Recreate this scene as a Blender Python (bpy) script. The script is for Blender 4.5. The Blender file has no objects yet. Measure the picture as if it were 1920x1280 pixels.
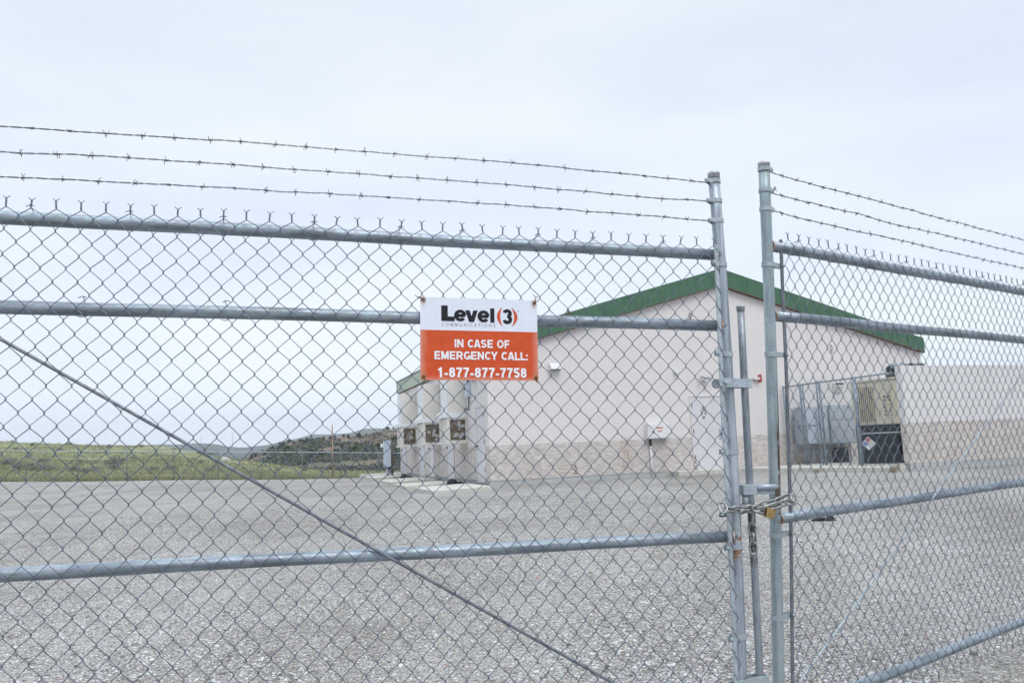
import bpy, math, random
from mathutils import Vector, Matrix, noise
random.seed(7)
sc = bpy.context.scene
col = sc.collection
R_ = math.radians

# ------------------------------------------------------------------ camera
FPX = 1480.0; SLOPE = 0.042
rho = math.atan(SLOPE); pit = math.atan((857 - SLOPE * 485 - 640) * math.cos(rho) / FPX)
EYE = Vector((0, 0, 1.45))
FW = Vector((0, math.cos(pit), math.sin(pit)))
up0 = Vector((0, -math.sin(pit), math.cos(pit))); rt0 = Vector((1, 0, 0))
UPV = up0 * math.cos(rho) + rt0 * math.sin(rho)
RTV = rt0 * math.cos(rho) - up0 * math.sin(rho)
cam_d = bpy.data.cameras.new('camera'); cam = bpy.data.objects.new('camera', cam_d); col.objects.link(cam)
cam_d.sensor_width = 36.0; cam_d.lens = FPX / 1920.0 * 36.0
cam_d.clip_start = 0.05; cam_d.clip_end = 20000
m = Matrix((RTV, UPV, -FW)).transposed().to_4x4(); m.translation = EYE
cam.matrix_world = m
sc.camera = cam

# ------------------------------------------------------------------ world, sun, exposure
SUN_EL, SUN_ROT = R_(52), R_(150)
w = bpy.data.worlds.new('World'); sc.world = w; w.use_nodes = True
nt = w.node_tree; nt.nodes.clear(); N = nt.nodes.new; LK = nt.links.new
wo = N('ShaderNodeOutputWorld'); bg = N('ShaderNodeBackground'); sky = N('ShaderNodeTexSky')
sky.sky_type = 'NISHITA'; sky.sun_disc = False; sky.sun_elevation = SUN_EL; sky.sun_rotation = SUN_ROT
sky.air_density = 1.0; sky.dust_density = 2.0
tc = N('ShaderNodeTexCoord'); sep = N('ShaderNodeSeparateXYZ'); LK(tc.outputs['Generated'], sep.inputs[0])
mp = N('ShaderNodeMapping'); mp.inputs['Scale'].default_value = (1.2, 1.2, 4.5); LK(tc.outputs['Generated'], mp.inputs[0])
nz = N('ShaderNodeTexNoise'); nz.inputs['Scale'].default_value = 1.6; nz.inputs['Detail'].default_value = 5; nz.inputs['Roughness'].default_value = 0.45
LK(mp.outputs[0], nz.inputs['Vector'])
cr = N('ShaderNodeValToRGB'); cr.color_ramp.elements[0].position = 0.34; cr.color_ramp.elements[1].position = 0.64
cr.color_ramp.elements[0].color = (7.55, 8.4, 9.85, 1); cr.color_ramp.elements[1].color = (8.95, 9.65, 10.25, 1)
LK(nz.outputs['Fac'], cr.inputs[0])
# an overcast sky is brighter overhead than near the horizon
mr = N('ShaderNodeMapRange'); mr.interpolation_type = 'SMOOTHSTEP'
mr.inputs['From Min'].default_value = 0.5; mr.inputs['From Max'].default_value = 1.0
mr.inputs['To Min'].default_value = 1.0; mr.inputs['To Max'].default_value = 2.3
LK(sep.outputs['Z'], mr.inputs['Value'])
mrl = N('ShaderNodeMapRange'); mrl.inputs['From Min'].default_value = 0.0; mrl.inputs['From Max'].default_value = 0.45
mrl.inputs['To Min'].default_value = 1.03; mrl.inputs['To Max'].default_value = 0.90
LK(sep.outputs['Z'], mrl.inputs['Value'])
mm = N('ShaderNodeMath'); mm.operation = 'MULTIPLY'; LK(mr.outputs[0], mm.inputs[0]); LK(mrl.outputs[0], mm.inputs[1])
vm = N('ShaderNodeVectorMath'); vm.operation = 'SCALE'; LK(cr.outputs[0], vm.inputs[0]); LK(mm.outputs[0], vm.inputs['Scale'])
mx = N('ShaderNodeMix'); mx.data_type = 'RGBA'; mx.inputs[0].default_value = 0.95
LK(sky.outputs[0], mx.inputs[6]); LK(vm.outputs[0], mx.inputs[7]); LK(mx.outputs[2], bg.inputs[0])
bg.inputs[1].default_value = 0.1
LK(bg.outputs[0], wo.inputs[0])
sl = bpy.data.lights.new('sun', 'SUN'); sl.energy = 1.1; sl.angle = R_(25); sl.color = (1.0, 0.97, 0.93)
sun = bpy.data.objects.new('sun', sl); col.objects.link(sun)
sd = Vector((math.sin(SUN_ROT) * math.cos(SUN_EL), math.cos(SUN_ROT) * math.cos(SUN_EL), math.sin(SUN_EL)))
sun.rotation_euler = (-sd).to_track_quat('-Z', 'Y').to_euler()
sc.view_settings.view_transform = 'Standard'; sc.view_settings.look = 'None'
sc.view_settings.exposure = 0.17; sc.view_settings.gamma = 1.0
sc.cycles.max_bounces = 8; sc.cycles.volume_bounces = 0

# ------------------------------------------------------------------ helpers
class MB:
    def __init__(s): s.v = []; s.f = []; s.sm = []
    def add(s, vs, fs, smooth=False):
        o = len(s.v); s.v.extend([tuple(v) for v in vs]); s.f.extend([tuple(i + o for i in f) for f in fs]); s.sm.extend([smooth] * len(fs))
    def box(s, a, b, M=None):
        x0, y0, z0 = a; x1, y1, z1 = b
        vs = [Vector(p) for p in ((x0,y0,z0),(x1,y0,z0),(x1,y1,z0),(x0,y1,z0),(x0,y0,z1),(x1,y0,z1),(x1,y1,z1),(x0,y1,z1))]
        if M is not None: vs = [M @ v for v in vs]
        s.add(vs, [(0,3,2,1),(4,5,6,7),(0,1,5,4),(1,2,6,5),(2,3,7,6),(3,0,4,7)]); return s
    def prism(s, pts, d):
        d = Vector(d); n = len(pts); vs = [Vector(p) for p in pts] + [Vector(p) + d for p in pts]
        s.add(vs, [tuple(range(n))[::-1], tuple(range(n, 2*n))] + [(i, (i+1) % n, n + (i+1) % n, n + i) for i in range(n)]); return s
    def tube(s, pts, r, n=8, closed=False, cap=True, smooth=True):
        pts = [Vector(p) for p in pts]; L = len(pts)
        rs = r if isinstance(r, (list, tuple)) else [r] * L
        T = []
        for i in range(L):
            if closed: t = pts[(i+1) % L] - pts[i-1]
            else: t = pts[min(i+1, L-1)] - pts[max(i-1, 0)]
            T.append(t.normalized() if t.length > 1e-9 else Vector((0,0,1)))
        a = Vector((0,1,0)) if abs(T[0].y) < .9 else Vector((1,0,0))
        u = (a - T[0] * a.dot(T[0])).normalized(); vs = []
        for i in range(L):
            u = (u - T[i] * u.dot(T[i]))
            u = u.normalized() if u.length > 1e-6 else T[i].orthogonal().normalized()
            b = T[i].cross(u)
            for k in range(n):
                an = 2 * math.pi * k / n; vs.append(pts[i] + (u * math.cos(an) + b * math.sin(an)) * rs[i])
        fs = []
        for i in range(L if closed else L - 1):
            for k in range(n):
                j = (i+1) % L; fs.append((i*n+k, i*n+(k+1) % n, j*n+(k+1) % n, j*n+k))
        o = len(s.v); s.add(vs, fs, smooth)
        if cap and not closed:
            s.f.append(tuple(o + k for k in range(n))[::-1]); s.f.append(tuple(o + (L-1)*n + k for k in range(n))); s.sm.extend([False, False])
        return s
    def build(s, name, mat, parent=None, loc=None):
        me = bpy.data.meshes.new(name); me.from_pydata(s.v, [], s.f); me.polygons.foreach_set('use_smooth', s.sm)
        me.materials.append(mat); me.update()
        o = bpy.data.objects.new(name, me); col.objects.link(o)
        if parent is not None: o.parent = parent
        if loc is not None: o.location = loc
        return o
def bevel(o, wd=.004, seg=2):
    b = o.modifiers.new('bevel', 'BEVEL'); b.width = wd; b.segments = seg; b.limit_method = 'ANGLE'; b.angle_limit = R_(40); return o
def tag(o, label=None, cat=None, group=None, kind=None):
    if label: o['label'] = label
    if cat: o['category'] = cat
    if group: o['group'] = group
    if kind: o['kind'] = kind
    return o
def empty(name, M, label, cat, group=None):
    o = bpy.data.objects.new(name, None); col.objects.link(o); o.matrix_world = M if isinstance(M, Matrix) else Matrix.Translation(M)
    o.empty_display_size = .2
    return tag(o, label, cat, group)
def sstep(a, b, x):
    t = max(0., min(1., (x - a) / (b - a))); return t * t * (3 - 2 * t)
def ray(px, py): return (FW * FPX + RTV * (px - 960) - UPV * (py - 640)).normalized()
def interp(x, xs, ys):
    if x <= xs[0]: return ys[0]
    for i in range(len(xs) - 1):
        if x <= xs[i+1]: return ys[i] + (ys[i+1] - ys[i]) * (x - xs[i]) / (xs[i+1] - xs[i])
    return ys[-1]

# ------------------------------------------------------------------ materials
class Mat:
    def __init__(s, name, rough=.6, metal=0., color=(.5,.5,.5)):
        s.m = bpy.data.materials.new(name); s.m.use_nodes = True; s.t = s.m.node_tree
        s.p = s.t.nodes['Principled BSDF']; s.p.inputs['Roughness'].default_value = rough; s.p.inputs['Metallic'].default_value = metal
        s.p.inputs['Base Color'].default_value = (*color, 1)
        s.tc = None; s.hh = None
    def n(s, t, **k):
        x = s.t.nodes.new(t)
        for a, b in k.items(): setattr(x, a, b)
        return x
    def l(s, a, b): s.t.links.new(a, b)
    def coord(s, scale=(1,1,1)):
        if s.tc is None: s.tc = s.n('ShaderNodeTexCoord')
        mp = s.n('ShaderNodeMapping'); mp.inputs['Scale'].default_value = scale; s.l(s.tc.outputs['Object'], mp.inputs[0]); return mp.outputs[0]
    def noise(s, scale, detail=4, rough=.55, sc_=(1,1,1)):
        x = s.n('ShaderNodeTexNoise'); x.inputs['Scale'].default_value = scale; x.inputs['Detail'].default_value = detail; x.inputs['Roughness'].default_value = rough
        s.l(s.coord(sc_), x.inputs['Vector']); return x.outputs['Fac']
    def vor(s, scale, out='Distance', sc_=(1,1,1), feature='F1'):
        x = s.n('ShaderNodeTexVoronoi'); x.feature = feature; x.inputs['Scale'].default_value = scale; s.l(s.coord(sc_), x.inputs['Vector']); return x.outputs[out]
    def ramp(s, src, els):
        r = s.n('ShaderNodeValToRGB'); e = r.color_ramp.elements
        while len(e) < len(els): e.new(.5)
        for i, (p, c) in enumerate(els):
            e[i].position = p; e[i].color = (*c, 1) if not isinstance(c, (int, float)) else (c, c, c, 1)
        s.l(src, r.inputs[0]); return r.outputs[0]
    def mix(s, fac, a, b, mode='MIX'):
        x = s.n('ShaderNodeMix'); x.data_type = 'RGBA'; x.blend_type = mode
        for v, i in ((fac, 0), (a, 6), (b, 7)):
            if isinstance(v, (int, float)): x.inputs[i].default_value = v
            elif isinstance(v, tuple): x.inputs[i].default_value = (*v, 1)
            else: s.l(v, x.inputs[i])
        return x.outputs[2]
    def math(s, op, a, b=0.):
        x = s.n('ShaderNodeMath'); x.operation = op
        for v, i in ((a, 0), (b, 1)):
            if isinstance(v, (int, float)): x.inputs[i].default_value = v
            else: s.l(v, x.inputs[i])
        return x.outputs[0]
    def axis(s, k):
        x = s.n('ShaderNodeSeparateXYZ'); s.l(s.coord(), x.inputs[0]); return x.outputs[k]
    def band(s, v, lo, hi, soft):      # 1 between lo and hi
        a = s.n('ShaderNodeMapRange'); a.inputs['From Min'].default_value = lo - soft; a.inputs['From Max'].default_value = lo + soft; s.l(v, a.inputs[0])
        b = s.n('ShaderNodeMapRange'); b.inputs['From Min'].default_value = hi - soft; b.inputs['From Max'].default_value = hi + soft
        b.inputs['To Min'].default_value = 1; b.inputs['To Max'].default_value = 0; s.l(v, b.inputs[0])
        return s.math('MULTIPLY', a.outputs[0], b.outputs[0])
    def color(s, c): s.l(c, s.p.inputs['Base Color']); return s
    def rough(s, c): s.l(c, s.p.inputs['Roughness']); return s
    def bump(s, h, strength=.3, dist=.01):
        b = s.n('ShaderNodeBump'); b.inputs['Strength'].default_value = strength; b.inputs['Distance'].default_value = dist
        s.l(h, b.inputs['Height']); s.l(b.outputs[0], s.p.inputs['Normal']); return s

def galv(name, lo, hi, stretch=(1,1,1), metal=.55, rough=.42, rust=0, rustpos=None):
    M = Mat(name, rough, metal)
    c = M.ramp(M.noise(38, 5, .6, stretch), [(.36, lo), (.64, hi)])
    spang = M.vor(160, 'Color'); c = M.mix(.10, c, spang, 'OVERLAY')
    c = M.mix(M.ramp(M.noise(7, 4, .6), [(.5, 0.), (.8, .45)]), c, tuple(x * .62 for x in lo))
    if rust:
        k = M.ramp(M.noise(14, 6, .7), [(.72 - rust, 0.), (.78 - rust, 1.)]); c = M.mix(k, c, (.22, .10, .045))
    if rustpos:
        for (ax, lo_, hi_, az, zl, zh, colr, thr) in rustpos:
            k = M.math('MULTIPLY', M.band(M.axis(ax), lo_, hi_, .003), M.band(M.axis(az), zl, zh, .03))
            k = M.math('MULTIPLY', k, M.ramp(M.noise(24, 5, .7), [(thr, 0.), (thr + .05, 1.)])); c = M.mix(k, c, colr)
    M.color(c); M.rough(M.ramp(M.noise(60, 3), [(.3, rough - .08), (.7, rough + .16)])); M.bump(M.noise(220, 3), .12, .001)
    return M.m
m_cap = galv('cast_cap', (.46, .47, .50), (.62, .63, .66), metal=.3, rough=.5)
G_LO, G_HI = (.26, .305, .345), (.44, .50, .555)
m_rail = galv('galvanised_rail', (.20, .235, .265), (.38, .44, .495), (.12, 1, 1))
m_post = galv('galvanised_post', (.24, .28, .32), (.56, .61, .67), (1, 1, .05), rustpos=[(0, -.05, .06, 2, -1.25, -1.10, (.34, .15, .06), .52)])
m_post2 = galv('galvanised_post_peeling', (.25, .31, .33), (.40, .465, .50), (1, 1, .12), metal=.45,
               rustpos=[(0, .011, .06, 2, -1.00, -.62, (.075, .04, .03), .30), (0, .002, .06, 2, -1.00, -.76, (.085, .045, .034), .40), (0, -.012, .06, 2, -1.16, -.99, (.13, .10, .08), .47)])
m_wire = galv('galvanised_wire', (.11, .128, .17), (.21, .24, .30), metal=.75, rough=.38)
m_fit = galv('galvanised_fitting', (.33, .38, .41), (.46, .52, .56), metal=.4, rough=.5)
m_rod = galv('galvanised_rod', (.20, .225, .255), (.33, .365, .40), (1, 1, .3), metal=.5, rust=0, rustpos=[(0, .05, .12, 2, -1.25, -1.03, (.11, .10, .085), .42)])
m_truss = galv('truss_rod_steel', (.15, .165, .19), (.24, .265, .30), metal=.5)
m_chain = galv('chain_steel', (.20, .205, .20), (.46, .47, .46), metal=.85, rough=.33)
m_barb = galv('barbed_wire_steel', (.07, .07, .078), (.15, .15, .16), metal=.4, rough=.6)
mm_ = Mat('rusty_wire', .85, .2); mm_.color(mm_.ramp(mm_.noise(90), [(.35, (.07, .035, .02)), (.65, (.28, .12, .05))])); m_rust = mm_.m
mm_ = Mat('weld_rust', .8, .2); mm_.color(mm_.ramp(mm_.noise(60, 5, .7), [(.36, (.26, .10, .05)), (.5, (.55, .40, .32)), (.6, (.66, .63, .60))])).bump(mm_.noise(90), .6, .004); m_weld = mm_.m
mm_ = Mat('brass', .35, .85); mm_.color(mm_.ramp(mm_.noise(60, 4), [(.3, (.30, .20, .07)), (.7, (.52, .38, .16))])); m_brass = mm_.m
def plain(name, c, rough=.6, metal=0., var=.12, scale=12, stain=None, bump=0):
    M = Mat(name, rough, metal)
    k = M.ramp(M.noise(scale, 5, .6), [(.3, tuple(x * (1 - var) for x in c)), (.7, tuple(min(1, x * (1 + var)) for x in c))])
    if stain: k = M.mix(M.ramp(M.noise(scale * .4, 6, .7, (1, 1, .25)), [(.55, 0.), (.75, .6)]), k, stain)
    M.color(k)
    if bump: M.bump(M.noise(scale * 8, 3), bump, .004)
    return M.m
m_black = plain('black_rubber', (.022, .022, .025), .6)
m_dark = plain('dark_metal', (.05, .05, .055), .5, .3)
m_white = plain('white_painted_metal', (.72, .72, .73), .45, stain=(.6, .58, .54))
m_grey = plain('grey_cabinet_paint', (.43, .47, .52), .5, .1, stain=(.36, .37, .39))
m_grey2 = plain('pale_cabinet_paint', (.52, .59, .68), .5, .1, stain=(.45, .48, .52))
m_hvac = plain('cream_sheet_metal', (.70, .675, .63), .5, var=.03, scale=3)
m_hvacw = plain('white_sheet_metal', (.76, .78, .80), .45, var=.03, scale=3)
m_door = plain('pale_door_paint', (.63, .62, .645), .5, var=.04, scale=3)
m_frame = plain('door_frame_paint', (.66, .63, .62), .6, var=.05)
m_conc = plain('pale_concrete', (.52, .51, .46), .85, scale=9, stain=(.40, .38, .34), bump=.3)
m_concg = plain('grey_concrete', (.42, .43, .43), .85, scale=7, stain=(.33, .33, .32), bump=.3)
m_gen = plain('cream_generator_paint', (.58, .545, .42), .5, stain=(.50, .44, .28))
m_gend = plain('black_tank_paint', (.018, .018, .022), .5, stain=(.05, .05, .055))
m_wood = plain('weathered_wood', (.15, .125, .09), .9, scale=30)
m_red = plain('faded_red', (.50, .10, .07), .6)
m_text = plain('black_lettering', (.018, .019, .024), .6)
m_text2 = plain('grey_lettering', (.30, .31, .35), .6)
m_textw = plain('white_lettering', (.84, .85, .88), .5, var=.02)
m_or = plain('orange_red_lettering', (.62, .085, .03), .55)
m_blue = plain('blue_marking', (.22, .25, .50), .6)

for q in (m_text, m_text2, m_textw, m_or, m_black, m_gend, m_dark): q.node_tree.nodes['Principled BSDF'].inputs['Specular IOR Level'].default_value = .2
# masonry with courses of block, split-face band below
def masonry(name, split, fnd, low, up, stains=True):
    low = (low[0] * 1.28, low[1] * 1.27, low[2] * 1.27)
    M = Mat(name, .85)
    X = M.n('ShaderNodeSeparateXYZ'); M.l(M.coord(), X.inputs[0])
    cmb = M.n('ShaderNodeCombineXYZ'); M.l(M.math('ADD', X.outputs[0], X.outputs[1]), cmb.inputs[0]); M.l(M.math('ADD', X.outputs[2], -fnd), cmb.inputs[1])
    b = M.n('ShaderNodeTexBrick'); M.l(cmb.outputs[0], b.inputs['Vector']); b.inputs['Scale'].default_value = 1.0
    b.inputs['Brick Width'].default_value = .4064; b.inputs['Row Height'].default_value = .2032; b.inputs['Mortar Size'].default_value = .009; b.inputs['Mortar Smooth'].default_value = .5
    b.inputs['Color1'].default_value = (0, 0, 0, 1); b.inputs['Color2'].default_value = (1, 1, 1, 1); b.inputs['Mortar'].default_value = (.5, .5, .5, 1)
    b.offset = .5
    upc = M.mix(M.ramp(M.noise(.9, 5, .6), [(.35, 0.), (.75, .5)]), up, tuple(x * .90 for x in up))
    upc = M.mix(M.math('MULTIPLY', b.outputs['Fac'], M.ramp(M.noise(1.1, 4, .6), [(.4, .05), (.65, .28)])), upc, (.46, .44, .43))
    upc = M.mix(M.math('MULTIPLY', M.ramp(M.noise(2.2, 6, .7, (1, 1, .16)), [(.56, 0.), (.8, 1.)]), .14), upc, (.45, .40, .36))
    lc = M.ramp(M.noise(5.5, 7, .72, (1, 1, 2.4)), [(.36, tuple(x * .70 for x in low)), (.48, tuple(x * .96 for x in low)), (.62, tuple(min(1, x * 1.22) for x in low))])
    lc = M.mix(M.math('MULTIPLY', b.outputs['Color'], .16), lc, tuple(x * .8 for x in low))
    if stains: lc = M.mix(M.math('MULTIPLY', M.ramp(M.noise(1.6, 6, .65, (1, 1, .5)), [(.5, 0.), (.72, 1.)]), .30), lc, (.50, .40, .31))
    lc = M.mix(M.math('MULTIPLY', b.outputs['Fac'], .8), lc, (.80, .78, .76))
    fc = M.ramp(M.noise(6, 5, .6), [(.3, (.36, .37, .37)), (.7, (.48, .48, .47))])
    z = X.outputs[2]
    isup = M.math('GREATER_THAN', z, split); isf = M.math('LESS_THAN', z, fnd)
    c = M.mix(isup, lc, upc); c = M.mix(isf, c, fc)
    if stains == 2:      # old rust drips below the block line
        k = M.math('MULTIPLY', M.band(X.outputs[0], 3.85, 4.20, .08), M.band(z, .62, 1.55, .10)); k = M.math('MULTIPLY', k, M.ramp(M.noise(7, 6, .75, (2.2, 1, .35)), [(.46, 0.), (.6, .75)])); c = M.mix(k, c, (.46, .30, .18))
    M.color(c)
    rough_h = M.math('MULTIPLY', M.math('SUBTRACT', 1., isup), M.noise(16, 5, .7, (1, 1, 2)))
    h = M.math('ADD', M.math('MULTIPLY', b.outputs['Fac'], M.math('SUBTRACT', -.02, M.math('MULTIPLY', M.math('SUBTRACT', 1., isup), .25))), M.math('MULTIPLY', rough_h, 1.3))
    M.bump(h, 1.0, .05)
    return M.m
m_facade = masonry('painted_block_facade', 1.49, .56, (.58, .535, .51), (.70, .665, .655), stains=2)
m_screen = masonry('painted_block_screen_wall', 1.62, .62, (.58, .53, .495), (.69, .665, .66))

mm_ = Mat('green_ribbed_metal', .45, .1)
wv = mm_.n('ShaderNodeTexWave'); wv.wave_type = 'BANDS'; wv.bands_direction = 'X'; wv.inputs['Scale'].default_value = 1.6; wv.inputs['Distortion'].default_value = 0; mm_.l(mm_.coord(), wv.inputs['Vector'])
g = mm_.ramp(mm_.noise(2.5, 5, .6), [(.3, (.043, .115, .062)), (.7, (.064, .148, .088))]); g = mm_.mix(mm_.math('MULTIPLY', wv.outputs['Fac'], .16), g, (.085, .19, .115))
mm_.color(g); mm_.bump(wv.outputs['Fac'], .2, .01); m_green = mm_.m
mm_ = Mat('sage_fascia_metal', .5, .1)
mm_.color(mm_.ramp(mm_.noise(2.5, 5, .6), [(.3, (.40, .47, .38)), (.7, (.50, .56, .47))])); m_sage = mm_.m
mm_ = Mat('fascia_trim', .7); mm_.color(mm_.ramp(mm_.noise(8, 4), [(.3, (.10, .065, .05)), (.7, (.17, .11, .08))])); m_trim = mm_.m

# gravel
def gravel_mat():
    M = Mat('gravel', .95)
    vc = M.n('ShaderNodeTexVoronoi'); vc.inputs['Scale'].default_value = 62; M.l(M.coord(), vc.inputs['Vector'])
    s_ = M.n('ShaderNodeSeparateColor'); M.l(vc.outputs['Color'], s_.inputs[0])
    c = M.ramp(s_.outputs[0], [(0, (.19, .18, .17)), (.22, (.33, .33, .33)), (.55, (.495, .497, .505)), (.82, (.67, .68, .70)), (1, (.82, .83, .84))])
    c = M.mix(M.math('MULTIPLY', s_.outputs[1], .35), c, (.40, .34, .28))
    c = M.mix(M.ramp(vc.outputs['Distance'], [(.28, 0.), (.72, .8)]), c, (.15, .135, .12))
    fine = M.vor(190, 'Color'); c = M.mix(.22, c, fine, 'OVERLAY')
    big = M.ramp(M.noise(.35, 6, .62), [(.35, (.80, .775, .74)), (.65, (1.12, 1.12, 1.12))]); c = M.mix(1., c, big, 'MULTIPLY')
    mid = M.ramp(M.noise(2.2, 5, .7), [(.35, (.86, .85, .83)), (.65, (1.1, 1.1, 1.1))]); c = M.mix(1., c, mid, 'MULTIPLY')
    trk = M.n('ShaderNodeTexWave'); trk.wave_type = 'BANDS'; trk.bands_direction = 'X'; trk.inputs['Scale'].default_value = .11; trk.inputs['Distortion'].default_value = 5.; trk.inputs['Detail'].default_value = 3; trk.inputs['Detail Scale'].default_value = .4
    mpp = M.n('ShaderNodeMapping'); mpp.inputs['Rotation'].default_value = (0, 0, .55); mpp.inputs['Scale'].default_value = (1, .35, 1); M.l(M.tc.outputs['Object'], mpp.inputs[0]); M.l(mpp.outputs[0], trk.inputs['Vector'])
    c = M.mix(M.math('MULTIPLY', M.ramp(trk.outputs['Fac'], [(.62, 0.), (.9, 1.)]), .18), c, (.43, .415, .385))
    c = M.mix(M.math('MULTIPLY', M.ramp(M.noise(.16, 5, .65), [(.55, 0.), (.68, 1.)]), .35), c, (.47, .44, .39))
    M.color(c)
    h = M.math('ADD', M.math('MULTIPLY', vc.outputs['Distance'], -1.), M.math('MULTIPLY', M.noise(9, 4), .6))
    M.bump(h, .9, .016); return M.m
m_gravel = gravel_mat()
def pebble_mat():
    M = Mat('pebble', .8); oi = M.n('ShaderNodeNewGeometry')
    c = M.ramp(oi.outputs['Random Per Island'], [(0, (.16, .145, .13)), (.22, (.30, .29, .28)), (.5, (.48, .475, .47)), (.78, (.62, .625, .63)), (.95, (.78, .78, .775)), (1, (.42, .28, .22))])
    M.color(M.mix(.3, c, M.ramp(M.noise(120, 3), [(.3, .55), (.7, .95)]), 'MULTIPLY')); return M.m
m_pebble = pebble_mat()
mm_ = Mat('meadow_ground', .95)
c = mm_.ramp(mm_.noise(.11, 8, .74, (1, 1.0, 1)), [(.36, (.14, .15, .09)), (.46, (.21, .235, .10)), (.54, (.285, .31, .125)), (.64, (.41, .38, .26))])
c = mm_.mix(mm_.ramp(mm_.noise(1.1, 6, .7), [(.42, .7), (.55, 0.)]), c, (.11, .12, .08))
c = mm_.mix(mm_.ramp(mm_.noise(.4, 5, .7), [(.58, 0.), (.70, .7)]), c, (.40, .37, .27))
mm_.color(c).bump(mm_.noise(3, 5, .7), .8, .3); m_meadow = mm_.m
mm_ = Mat('reddish_hillside', .95)
c = mm_.ramp(mm_.noise(.022, 7, .65), [(.35, (.17, .105, .08)), (.5, (.20, .14, .11)), (.62, (.17, .16, .11))])
c = mm_.mix(mm_.ramp(mm_.noise(.15, 5, .7), [(.5, 0.), (.62, .8)]), c, (.075, .085, .055))
mm_.color(c).bump(mm_.noise(.08, 6, .7), .7, 5); m_hill = mm_.m
mm_ = Mat('far_mountain', .95); mm_.color(mm_.ramp(mm_.noise(.0045, 8, .62), [(.35, (.05, .07, .07)), (.65, (.12, .125, .11))])).bump(mm_.noise(.006, 8, .6), 1, 60); m_mtn = mm_.m
def leafmat(name, a, b):
    M = Mat(name, .9); g_ = M.n('ShaderNodeNewGeometry'); M.color(M.ramp(g_.outputs['Random Per Island'], [(0, a), (1, b)])); return M.m
m_sagel = leafmat('sagebrush_leaf', (.14, .15, .125), (.31, .32, .27))
m_juni = leafmat('juniper_leaf', (.03, .045, .03), (.075, .095, .06))
m_grass = leafmat('grass_blade', (.15, .175, .085), (.40, .385, .245))
m_scrub = leafmat('scrub_leaf', (.055, .075, .055), (.15, .17, .125))

# ------------------------------------------------------------------ building frame
VL = ray(475, 857.0); VL.z = 0; VL.normalize(); UF = Vector((VL.y, -VL.x, 0))
cc = ray(920, 908); CB = EYE + cc * (21.0 / cc.dot(FW))
MB_ = Matrix(((UF.x, VL.x, 0, CB.x), (UF.y, VL.y, 0, CB.y), (0, 0, 1, 0), (0, 0, 0, 1)))
MBI = MB_.inverted()

# ------------------------------------------------------------------ ground
def gz_base(x, y):
    z = .43 * sstep(3.5, 17, y)
    t = sstep(24, 44, y); t2 = max(0., y - 30) * t
    z += t * (-.034 * (max(-70, min(x, 8)) + 5)) - .039 * min(t2, 60) 
    return z
def gz(x, y):
    q = MBI @ Vector((x, y, 0)); dip = .075 * sstep(-4.5, -2.2, q.x) * sstep(.5, -.2, q.x - .3) * sstep(-4, -1.5, q.y) * sstep(16, 11, q.y)
    return gz_base(x, y) - dip + .018 * noise.noise(Vector((x * .35, y * .35, 0))) + .05 * sstep(12, 40, y) * noise.noise(Vector((x * .12, y * .12, 4)))
FL, FR = Vector((-34.4, 53.1, 0)), Vector((-11.6, 64.2, 0)); FD = (FR - FL).normalized(); FN = Vector((-FD.y, FD.x, 0))
def behind(x, y): return (Vector((x, y, 0)) - FL).dot(FN)
def polar(rs, azs, zf):
    b = MB(); n = len(azs)
    for r in rs:
        for a in azs:
            x, y = r * math.sin(R_(a)), r * math.cos(R_(a)); b.v.append((x, y, zf(x, y, r, a)))
    for i in range(len(rs) - 1):
        for j in range(n - 1): b.f.append((i*n+j, i*n+j+1, (i+1)*n+j+1, (i+1)*n+j)); b.sm.append(True)
    return b
def ground_z(x, y, r, a):
    f = behind(x, y)
    return gz(x, y) - .8 * sstep(1.5, 14, f) - 14 * sstep(25, 400, max(f, r - 150))
rs = [0.05] + [.3 * i for i in range(1, 40)] + [12 + .8 * i for i in range(60)] + [60 + 3 * i for i in range(20)] + [130, 170, 230, 320, 480, 700, 1100, 1900, 3000, 4600]
gb = polar(rs, [-180 + 2.25 * i for i in range(161)], ground_z)
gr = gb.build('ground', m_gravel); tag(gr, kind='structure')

# pebbles lying loose where the photo shows single stones
def ico():
    t = (1 + 5 ** .5) / 2
    v = [(-1,t,0),(1,t,0),(-1,-t,0),(1,-t,0),(0,-1,t),(0,1,t),(0,-1,-t),(0,1,-t),(t,0,-1),(t,0,1),(-t,0,-1),(-t,0,1)]
    f = [(0,11,5),(0,5,1),(0,1,7),(0,7,10),(0,10,11),(1,5,9),(5,11,4),(11,10,2),(10,7,6),(7,1,8),(3,9,4),(3,4,2),(3,2,6),(3,6,8),(3,8,9),(4,9,5),(2,4,11),(6,2,10),(8,6,7),(9,8,1)]
    return [Vector(p).normalized() for p in v], f
IV, IF = ico()
pv = []; pf = []
rnd = random.random
cnt = 0
while cnt < 90000:
    d_ = 3.6 + 14 * rnd() ** 1.9
    az = R_(-37 + 74 * rnd()); x, y = d_ * math.sin(az), d_ * math.cos(az)
    den = .45 + .55 * sstep(-.15, .25, noise.noise(Vector((x * .5, y * .5, 9))))
    if rnd() > den: continue
    s_ = .0045 + .0095 * rnd() ** 2 + (.012 * rnd() if rnd() < .02 else 0)
    sx, sy, sz = s_ * (.8 + .6 * rnd()), s_ * (.7 + .4 * rnd()), s_ * (.4 + .3 * rnd())
    a = rnd() * 6.283; ca, sa = math.cos(a), math.sin(a); z = gz(x, y) + sz * .35; o = len(pv)
    jit = [1 + .25 * (rnd() - .5) for _ in range(12)]
    for k, v in enumerate(IV):
        X, Y = v.x * sx * jit[k], v.y * sy * jit[k]
        pv.append((x + X * ca - Y * sa, y + X * sa + Y * ca, z + v.z * sz))
    pf.extend([(o + p, o + q, o + r) for p, q, r in IF]); cnt += 1
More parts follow.
